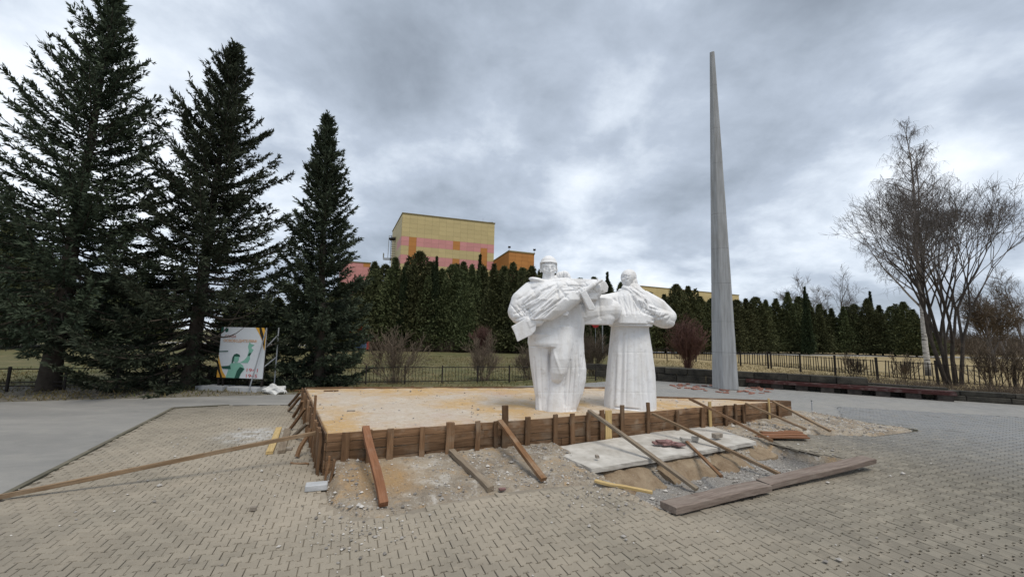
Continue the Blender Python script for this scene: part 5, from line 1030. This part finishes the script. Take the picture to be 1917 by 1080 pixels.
# the many-stemmed tree beside it: stems that keep forking into a rounded crown
mt_ = G(1782, 722); mH = float(D(1790, 368, mt_[1])[2]); rg = np.random.default_rng(9)
root = tag(empty('bare_tree', (mt_[0], mt_[1], 0)), 'leafless dark many-stemmed tree right of the birch', 'tree'); stem_l, twig_l = [], []
def forks(p, d, L, r, dep):
    P_ = [p]
    for k in range(3): d = nrm(d + rg.normal(0, .06, 3) + np.array([0, 0, .035])); P_.append(P_[-1] + d * L / 3)
    P_ = np.array(P_); r1 = max(.0045, r * .74); (stem_l if r > .03 else twig_l).append((P_, np.linspace(r, r1, 4)))
    if dep <= 2:
        for k in range(3 if dep else 6):
            f_ = rg.uniform(.1, 1) * 3; i_ = min(int(f_), 2); c0 = P_[i_] + (P_[i_ + 1] - P_[i_]) * (f_ - i_); td = nrm(d + rg.normal(0, .55, 3)); lt_ = rg.uniform(.2, .6); twig_l.append((np.array([c0, c0 + td * lt_ * .5, c0 + td * lt_ + rg.normal(0, .04, 3)]), np.array([.0055, .0048, .0038])))
    if dep == 0: return
    ax_ = nrm(np.cross(d, rg.normal(0, 1, 3))); bx_ = np.cross(d, ax_); a = rg.uniform(0, 6.28); nk = 3 if rg.random() < .10 else 2
    for k in range(nk):
        a2 = a + k * 6.28 / nk + rg.normal(0, .3); sp2 = rg.uniform(.12, .36) if dep > 2 else rg.uniform(.2, .5); forks(P_[-1], nrm(d + (ax_ * math.cos(a2) + bx_ * math.sin(a2)) * sp2), L * rg.uniform(.74, .92), r1 * rg.uniform(.82, .98), dep - 1)
for k, (x0, y0, tx, ty, r0) in enumerate(((-.25, 0, -.10, .05, .11), (-.05, .15, .0, .10, .115), (.10, -.1, .08, -.05, .11), (.55, .05, .16, .02, .10), (-.2, -.15, -.26, -.1, .08))):
    forks(np.array([x0, y0, -.1]), nrm(np.array([tx, ty, 1])), mH * .225, r0, 7)
link('trunk', emit_branches(stem_l, 7).mesh('trunk', M['darkbark'], True), root); link('crown', emit_branches(twig_l, 3).mesh('crown', M['twig']), root)
for k, (x_, y_, Y_, hpx, lab) in enumerate(((1520, 655, 85, 530, 'left thin bare tree above the thuja row'), (1578, 655, 85, 528, 'right thin bare tree above the thuja row'), (1850, 662, 60, 560, 'left bare tree of the far wood at the right edge'), (1885, 662, 62, 548, 'middle bare tree of the far wood at the right edge'), (1918, 662, 58, 540, 'tallest bare tree of the far wood at the right edge'), (1862, 690, 33, 575, 'slender bare sapling right of the many-stemmed tree'))):
    q_ = D(x_, y_, Y_); Hh = float(D(x_, hpx, Y_)[2])
    bare('bare_tree', (q_[0], q_[1], 0), [((0, 0, -.1), (random.uniform(-.1, .1), 0, 1), Hh, .15), ((0, 0, Hh * .2), (.4, .1, 1), Hh * .6, .08), ((0, 0, Hh * .25), (-.4, .1, 1), Hh * .6, .08)], lab, 'tree', M['twig'], M['browntwig'] if k > 1 else M['twig'], 60 + k, 3, .03, .7, 1.2, ntw=(5, 8), minr=.012, group='bare trees in the distance')
q_ = [(x_, G(x_, 668)[0]) for x_ in (1800,)]
# far undergrowth and scrub at the right edge: one dense brown wood
rg = np.random.default_rng(77); n = 16000; xs_ = rg.uniform(88, 190, n); ys_ = rg.uniform(78, 112, n); hh = rg.uniform(1.5, 6.5, n) * (.6 + .7 * fbm(xs_, ys_, .15))
dv = np.c_[rg.normal(0, .28, (n, 2)), np.ones(n)]; V, F, T = sprays(np.c_[xs_, ys_, np.zeros(n)], dv, hh, np.full(n, .05) + .12 * rg.random(n), rg.random(n))
tag(link('undergrowth', mesh_np('undergrowth', V, F, M['browntwig'], tint=T)), 'brown leafless undergrowth of the far wood on the right', 'undergrowth', kind='stuff')
n = 7000; xs_ = rg.uniform(-19, 9, n); ys_ = 46.5 + rg.random(n) * 3 + .12 * (xs_ + 19); hh = rg.uniform(.5, 2.2, n) * (.5 + .8 * fbm(xs_ + 60, ys_, .35)); V, F, T = sprays(np.c_[xs_, ys_, np.zeros(n)], np.c_[rg.normal(0, .25, (n, 2)), np.ones(n)], hh, rg.uniform(.03, .07, n), rg.random(n), False)
tag(link('undergrowth', mesh_np('undergrowth', V, F, M['browntwig'], tint=T)), 'brown leafless undergrowth along the foot of the thuja row', 'undergrowth', kind='stuff')
n = 16000; tt_ = rg.random(n); wd_ = rg.random(n) ** 1.5 * 3.4; pq_ = np.array([12.5, 19.2]) + tt_[:, None] * np.array([16.5, -8.6]) + wd_[:, None] * np.array([.46, .89]); kq_ = fbm(pq_[:, 0] + 20, pq_[:, 1] + 20, .6) > .36; pq_ = pq_[kq_]; n = len(pq_)
V, F, T = sprays(np.c_[pq_, np.zeros(n)], np.c_[rg.normal(0, .5, (n, 2)), np.ones(n)], rg.uniform(.2, .75, n), rg.uniform(.008, .02, n), rg.random(n), False)
tag(link('dry_weeds', mesh_np('dry_weeds', V, F, M['browntwig'], tint=T)), 'tangle of dry brown weeds between the ledge and the picket fence', 'weeds', kind='stuff')
def shrub(loc, n, H, spread, label, mat, seed, group=None, minr=.005):
    rg = np.random.default_rng(seed); stems = []
    for k in range(n):
        a = rg.uniform(0, 6.28); t_ = abs(rg.normal(0, .55)) * spread; stems.append(((math.cos(a) * .25 * rg.random(), math.sin(a) * .25 * rg.random(), -.05), (math.cos(a) * t_, math.sin(a) * t_, 1), H * rg.uniform(.55, 1.05), .014))
    return bare('shrub', loc, stems, label, 'shrub', mat, mat, seed, 2, -.02, .55, .35, group, (3, 6), minr=minr, trunk_name='stem')
GS = 'leafless shrubs along the low fence'
for k, (x_, y_, h_, nst, sp_, lab, mat) in enumerate(((738, 717, 1.9, 36, 1.0, 'large leafless grey shrub by the low fence right of the short spruce', 'browntwig'), (905, 712, 1.8, 28, .9, 'leafless shrub by the low fence left of the soldier', 'browntwig'), (990, 708, 1.5, 26, .9, 'leafless shrub half hidden behind the soldier', 'browntwig'), (1112, 702, 2.3, 40, .7, 'brown leafless shrub seen between the two statues', 'browntwig'))):
    p = G(x_, y_); shrub((p[0], p[1], 0), nst, h_, sp_, lab, M[mat], 80 + k, GS, .006)
p = D(1288, 680, 30); shrub((p[0], p[1], 0), 110, 3.1, .62, 'rounded reddish leafless shrub behind the wall left of the obelisk', M['redtwig'], 91, None, .009)
p = D(905, 668, 42); shrub((p[0], p[1], 0), 60, 2.6, .5, 'reddish shrub at the lawn edge under the thujas', M['redtwig'], 92, None, .012)
for k, (x_, y_, lab) in enumerate(((1860, 732, 'scraggly brown shrub inside the picket fence near the right edge'), (1905, 735, 'scraggly brown shrub at the right edge by the picket fence'), (1690, 715, 'small thin shrub by the picket fence under the birch'), (1600, 706, 'low thin shrub left of the birch by the picket fence'))):
    p = G(x_, y_); shrub((p[0], p[1], 0), 22 if k < 2 else 14, 2.1 if k < 2 else 1.3, .8, lab, M['browntwig'], 95 + k, 'shrubs along the picket fence', .006)
# grass blades on the verges
rg = np.random.default_rng(5); n = 52000; xs_ = rg.uniform(-24, 27, n); ys_ = 9 + rg.random(n) ** 1.5 * 30; P = np.c_[xs_, ys_]; k = ~inpoly(P, PLAZA) & (np.abs(xs_) < ys_ * 1.4 + 1.5) & (fbm(xs_ + 50, ys_, .5) > .34); P = P[k]; n = len(P)
V, F, T = sprays(np.c_[P, np.full(n, -.02)], np.c_[rg.normal(0, .7, (n, 2)), np.ones(n)], rg.uniform(.06, .20, n), rg.uniform(.012, .035, n), np.clip(fbm(P[:, 0] + 9, P[:, 1] + 9, .4) * 1.1 + rg.normal(0, .2, n) - .05 + (P[:, 0] > 6) * .3, 0, 1))
tag(link('grass', mesh_np('grass', V, F, M['blade'], tint=T)), 'dry olive and straw coloured spring grass around the fences', 'grass', kind='stuff')

# ---------------------------------------------------------------- buildings beyond the trees
def clad(name, c1): 
    t = NT(name); a = t.noise(t.obj((1, 1, 1)), .8, 4); hs = t.new('ShaderNodeHueSaturation'); t.l.new(t.ramp(t.rand(), 0, 1, .94, 1.05), hs.inputs['Value']); t.l.new(t.mix(t.ramp(a, .4, .7, 0, .25), c1, tuple(x * .85 for x in c1)), hs.inputs['Color']); return t.out(hs.outputs[0], .6)
CY_, CP_, CO_ = clad('yellow_cladding', (.52, .42, .21)), clad('pink_cladding', (.58, .265, .25)), clad('orange_cladding', (.46, .20, .055))
back = simple('building_core', (.22, .18, .09), (.26, .21, .11), 2, .9)
def facade_block(name, A, B, C, label, zt, cols, rows, ch, colour, side_cols, side_colour):
    """A near top-left corner, B right corner of the front, C far corner of the left face (plan points)"""
    A = np.array(A[:2]); B = np.array(B[:2]); C = np.array(C[:2]); root = tag(empty(name, (A[0], A[1], 0)), label, 'building'); e = B - A; L = np.linalg.norm(e); e /= L; s_ = C - A; Ls = np.linalg.norm(s_); s_ /= Ls; Dp = A + (B - A) + (C - A)
    def P3(p, z): return (p[0] - A[0], p[1] - A[1], z)
    mb = MB(); pl = [A, B, Dp, C]; V = [P3(p, -1) for p in pl] + [P3(p, zt) for p in pl]; mb.add(np.array(V), np.array([(0, 1, 5, 4), (1, 2, 6, 5), (2, 3, 7, 6), (3, 0, 4, 7), (4, 5, 6, 7)])); link('wall', mb.mesh('wall', back), root)
    ms_ = {}
    def panel(o3, ed, w, h, nrm, mat):
        key = (round(w, 3), round(h, 3), mat.name)
        if key not in ms_: ms_[key] = MB().box(.012, w - .012, 0, .04, .012, h - .012).mesh('cladding_panel', mat)
        link('cladding_panel', ms_[key], root, mw=frame(o3, (o3[0] + ed[0], o3[1] + ed[1], o3[2])) @ Matrix.Translation((0, -.042, 0)))
    w = L / cols
    for i in range(cols):
        for r_ in range(rows): panel(P3(A + e * w * i, zt - ch * (r_ + 1)), e, w, ch, None, colour(i, r_))
    w = Ls / side_cols
    for i in range(side_cols):
        for r_ in range(rows): panel(P3(C - s_ * w * i, zt - ch * (r_ + 1)), -s_, w, ch, None, side_colour(i, r_))
    n_ = np.array([e[1], -e[0]]); mb = MB(); m0 = frame(P3(A, zt), P3(B, zt)); link('parapet', MB().box(-.15, L + .15, -.15, .25, .002, .28).mesh('parapet', back), root, mw=m0)
    m0 = frame(P3(C, zt), P3(A, zt)); link('parapet', MB().box(-.15, Ls - .16, -.15, .25, .002, .28).mesh('parapet', back), root, mw=m0)
    return root, P3, e, s_
A_ = D(754, 400, 95); B_ = D(926, 421, 102.5); C_ = D(735, 437, 113); ztb = float(A_[2])
def colr(i, r_):
    band = 5 <= r_ <= 6; band2 = 9 <= r_ <= 10
    if i == 1 and 5 <= r_ <= 10: return CO_
    if i == 7 and (band or band2): return CO_
    if i == 11 and 6 <= r_ <= 12: return CO_
    if band or band2: return CP_
    return CY_
bld, P3, e_, s_ = facade_block('factory_building', A_, B_, C_, 'tall yellow factory block with pink bands and orange panels above the thujas', ztb, 13, 14, 1.12, colr, 5, lambda i, r_: CY_ if r_ < 5 or r_ in (7, 8) or i < 3 else CP_)
q0 = np.array(D(738, 450, 106)); link('stair_landing', MB().box(-1.2, 1.0, -.8, .6, 0, .55).mesh('stair_landing', M['black']), bld, loc=Vector(q0) - bld.location)
ld = MB()
for k in range(9): ld.box(-.9, .7, -.05, .05, -5.2 + k * .62, -5.1 + k * .62)
ld.box(-1.0, -.9, -.06, .06, -6, 1.6); ld.box(.7, .8, -.06, .06, -6, 1.6); ld.box(-1.0, .8, -.06, .06, 1.1, 1.2)
link('stair_ladder', ld.mesh('stair_ladder', M['black']), bld, loc=Vector(D(739, 452, 105)) - bld.location)
mbx = MB().tube((0, 0, 0), (0, 0, 6.2), .09, .07, 6); mbx.tube((0, 0, 6), (.9, 0, 6.2), .06, .06, 5); mbx.box(-1.2, .9, -.4, .4, -.5, 0); mbx.box(-1.25, -1.15, -.4, .4, 0, 1.3)
link('service_mast', mbx.mesh('service_mast', M['galv']), bld, loc=Vector(D(726, 483, 106)) - bld.location)
link('roof_unit', MB().box(-1.1, 1.0, 0, 2, 0, .75).mesh('roof_unit', M['black']), bld, loc=Vector(D(916, 421, 103.5)) - bld.location)
link('antenna', MB().tube((0, 0, -.5), (0, 0, 1.6), .06, .03, 5).mesh('antenna', M['galv']), bld, loc=Vector(D(904, 420, 103)) - bld.location)
A_ = D(953, 471, 90); B_ = D(1000, 476, 92.5); C_ = D(918, 492, 106)
b2, _, _, _ = facade_block('annex_building', A_, B_, C_, 'small orange building block right of the tall yellow one', float(A_[2]), 4, 8, .95, lambda i, r_: CO_ if r_ < 5 else CP_, 5, lambda i, r_: CO_)
for x_, y_, Y_ in ((953, 471, 90.5), (1000, 476, 92.3)):
    lm = MB().tube((0, 0, -.3), (0, 0, .9), .05, .04, 5); lm.box(-.25, .35, -.12, .12, .85, 1.25); link('roof_lamp', lm.mesh('roof_lamp', M['black']), b2, loc=Vector(D(x_, y_, Y_)) - b2.location)
A_ = D(640, 490, 112); B_ = D(694, 491, 114); C_ = D(636, 500, 135)
facade_block('low_building', A_, B_, C_, 'pink building side showing between the short spruce and the thujas', float(A_[2]), 4, 9, 1.1, lambda i, r_: CP_ if i < 3 or r_ > 0 else CO_, 3, lambda i, r_: CP_)
A_ = D(1188, 535, 128); B_ = D(1383, 551, 150); C_ = D(1180, 540, 150)
facade_block('long_building', A_, B_, C_, 'long low yellow building behind the trees right of the woman', float(A_[2]), 16, 5, 1.5, lambda i, r_: CY_, 3, lambda i, r_: CY_)
# pale house glimpsed far left between trunks
p = D(35, 650, 60); hs_ = tag(empty('house', (p[0], p[1], 0)), 'pale low house glimpsed between trunks at the far left', 'house'); link('wall', MB().box(-5, 2.5, 0, 4, 0, 2.9).mesh('wall', simple('pale_render', (.5, .5, .48), (.6, .6, .58), 2, .9)), hs_)
link('roof', MB().prism([(-5.4, 2.91), (2.9, 2.91), (-1.2, 4.6)], 4.8, (0, -.4, 0), (1, 0, 0), (0, 0, 1), (0, 1, 0)).mesh('roof', M['grey_brick']), hs_)
for x in (-3.8, -1.4, 1.0): link('window', MB().box(x - .5, x + .5, -.04, .02, 1.0, 2.2).mesh('window', M['black']), hs_)

# ---------------------------------------------------------------- small things far off
tyre = simple('tyre_rubber', (.015, .015, .015), (.03, .03, .03), 5, .9); glass = simple('car_glass', (.02, .025, .03), (.04, .045, .05), 2, .1, 0)
def car(px_, py_, Y_, paint, label, rz, van=False):
    p = D(px_, py_, Y_); root = tag(empty('parked_car', (p[0], p[1], 0), rz), label, 'car', 'cars parked far behind the lawn'); h = 1.9 if van else 1.42
    prof = [(-2.1, .35), (2.1, .35), (2.15, .75), (1.9, .92), (1.1, 1.0), (.55, h), (-1.3, h), (-1.95, 1.05), (-2.15, .9)] if not van else [(-2.2, .35), (2.2, .35), (2.25, 1.0), (1.5, 1.15), (1.1, h), (-2.1, h), (-2.2, 1.0)]
    bm = bmesh.new(); mb = MB().prism(prof, 1.7, (0, -.85, 0), (1, 0, 0), (0, 0, 1), (0, 1, 0)); link('body', mb.mesh('body', paint), root)
    gl_ = [(.95, 1.0), (.5, h - .08), (-1.2, h - .08), (-1.7, 1.04)] if not van else [(1.35, 1.2), (1.02, h - .1), (-.4, h - .1), (-.4, 1.2)]
    for s2 in (-.856, .85): link('window', MB().prism(gl_, .006, (0, s2, 0), (1, 0, 0), (0, 0, 1), (0, 1, 0)).mesh('window', glass), root)
    for x in (-1.3, 1.35):
        for s2 in (-.88, .70): link('wheel', MB().tube((x, s2, .32), (x, s2 + .18, .32), .32, .32, 12).mesh('wheel', tyre), root)
    for s2 in (-.6, .6): link('headlight', MB().box(2.1, 2.17, s2 - .15, s2 + .15, .68, .82).mesh('headlight', M['galv']), root)
wp = simple('white_paint', (.7, .71, .73), (.75, .76, .78), 2, .3, 0); sp_ = simple('silver_paint', (.35, .37, .40), (.42, .44, .47), 2, .3, 0, .3); rp_ = simple('dark_red_paint', (.18, .03, .03), (.22, .05, .04), 2, .3, 0)
car(932, 648, 58, sp_, 'silver car half hidden under the thujas left of the soldier', .2)
car(1098, 648, 62, wp, 'white car seen between the two statues', .1, True)
car(1636, 658, 92, wp, 'white van parked before the far thujas left of the birch', .1, True); car(1682, 658, 94, wp, 'white car parked just left of the birch trunk', 0)
car(1762, 660, 90, sp_, 'silver car parked right of the birch trunk', .1); car(1805, 662, 92, rp_, 'dark red car parked behind the many-stemmed tree', .05); car(1845, 662, 95, wp, 'white car parked at the far right edge of the straw field', .1)
# roadside kerb seen below the thujas
ks = tag(empty('road_kerb', (*D(730, 651, 56)[:2], 0)), kind='structure'); a = np.array(D(728, 651, 56)); b = np.array(D(890, 652, 57)); n = 12
for k in range(n):
    p0 = a + (b - a) * k / n; p1 = a + (b - a) * (k + .94) / n; p0[2] = p1[2] = 0; link('kerb_stone', MB().box(0, float(np.linalg.norm(p1 - p0)), -.1, .1, 0, .22).mesh('kerb_stone', M['pad']), ks, mw=Matrix.Translation(-ks.location) @ frame(p0, p1))
sheet('road', [(-60, 57.5), (40, 61), (150, 78), (150, 84), (40, 66.5), (-60, 63)], -.006, M['asphalt'])
# red sign and lamp post between the statues
p = D(1128, 640, 44); lp = tag(empty('lamp_post', (p[0], p[1], 0)), 'thin grey pole standing between the two statues', 'pole'); link('shaft', MB().tube((0, 0, -.1), (0, 0, 4.6), .07, .05, 8).mesh('shaft', M['galv']), lp); link('arm', MB().tube((0, 0, 4.5), (-.5, -.1, 4.75), .04, .04, 6).mesh('arm', M['galv']), lp)
p = D(1115, 640, 52); rs_ = tag(empty('road_sign', (p[0], p[1], 0)), 'small red sign on a post beyond the joined arms', 'sign'); link('shaft', MB().tube((0, .05, -.1), (0, .05, 4.4), .04, .04, 6).mesh('shaft', M['galv']), rs_); link('panel', MB().prism([(math.cos(a) * .55, 3.9 + math.sin(a) * .62) for a in np.arange(8) * math.pi / 4 + .39], .05, (0, -.03, 0), (1, 0, 0), (0, 0, 1), (0, 1, 0)).mesh('panel', flat('red_enamel', (.42, .04, .035))), rs_)
p = D(675, 652, 46); bb = tag(empty('notice_board', (p[0], p[1], 0)), 'small blue board with red edge at the lawn corner by the short spruce', 'board'); link('panel', MB().box(-.65, .65, 0, .06, .35, 1.35).mesh('panel', flat('blue_board', (.10, .16, .27))), bb); link('edge_panel', MB().box(.66, .95, 0, .06, .2, 1.45).mesh('edge_panel', flat('red_edge', (.40, .06, .05))), bb)
for x in (-.5, .8): link('post', MB().box(x - .04, x + .04, .07, .13, -.1, 1.3).mesh('post', M['black']), bb)
p = D(664, 640, 46); rr_ = tag(empty('red_sign', (p[0], p[1], 0)), 'round red sign above the blue board by the short spruce', 'sign'); link('panel', MB().tube((0, 0, 2.4), (0, .06, 2.4), .8, .8, 16).mesh('panel', flat('red_round', (.45, .06, .035))), rr_); link('post', MB().box(-.05, .05, .07, .15, -.1, 2.3).mesh('post', M['black']), rr_)
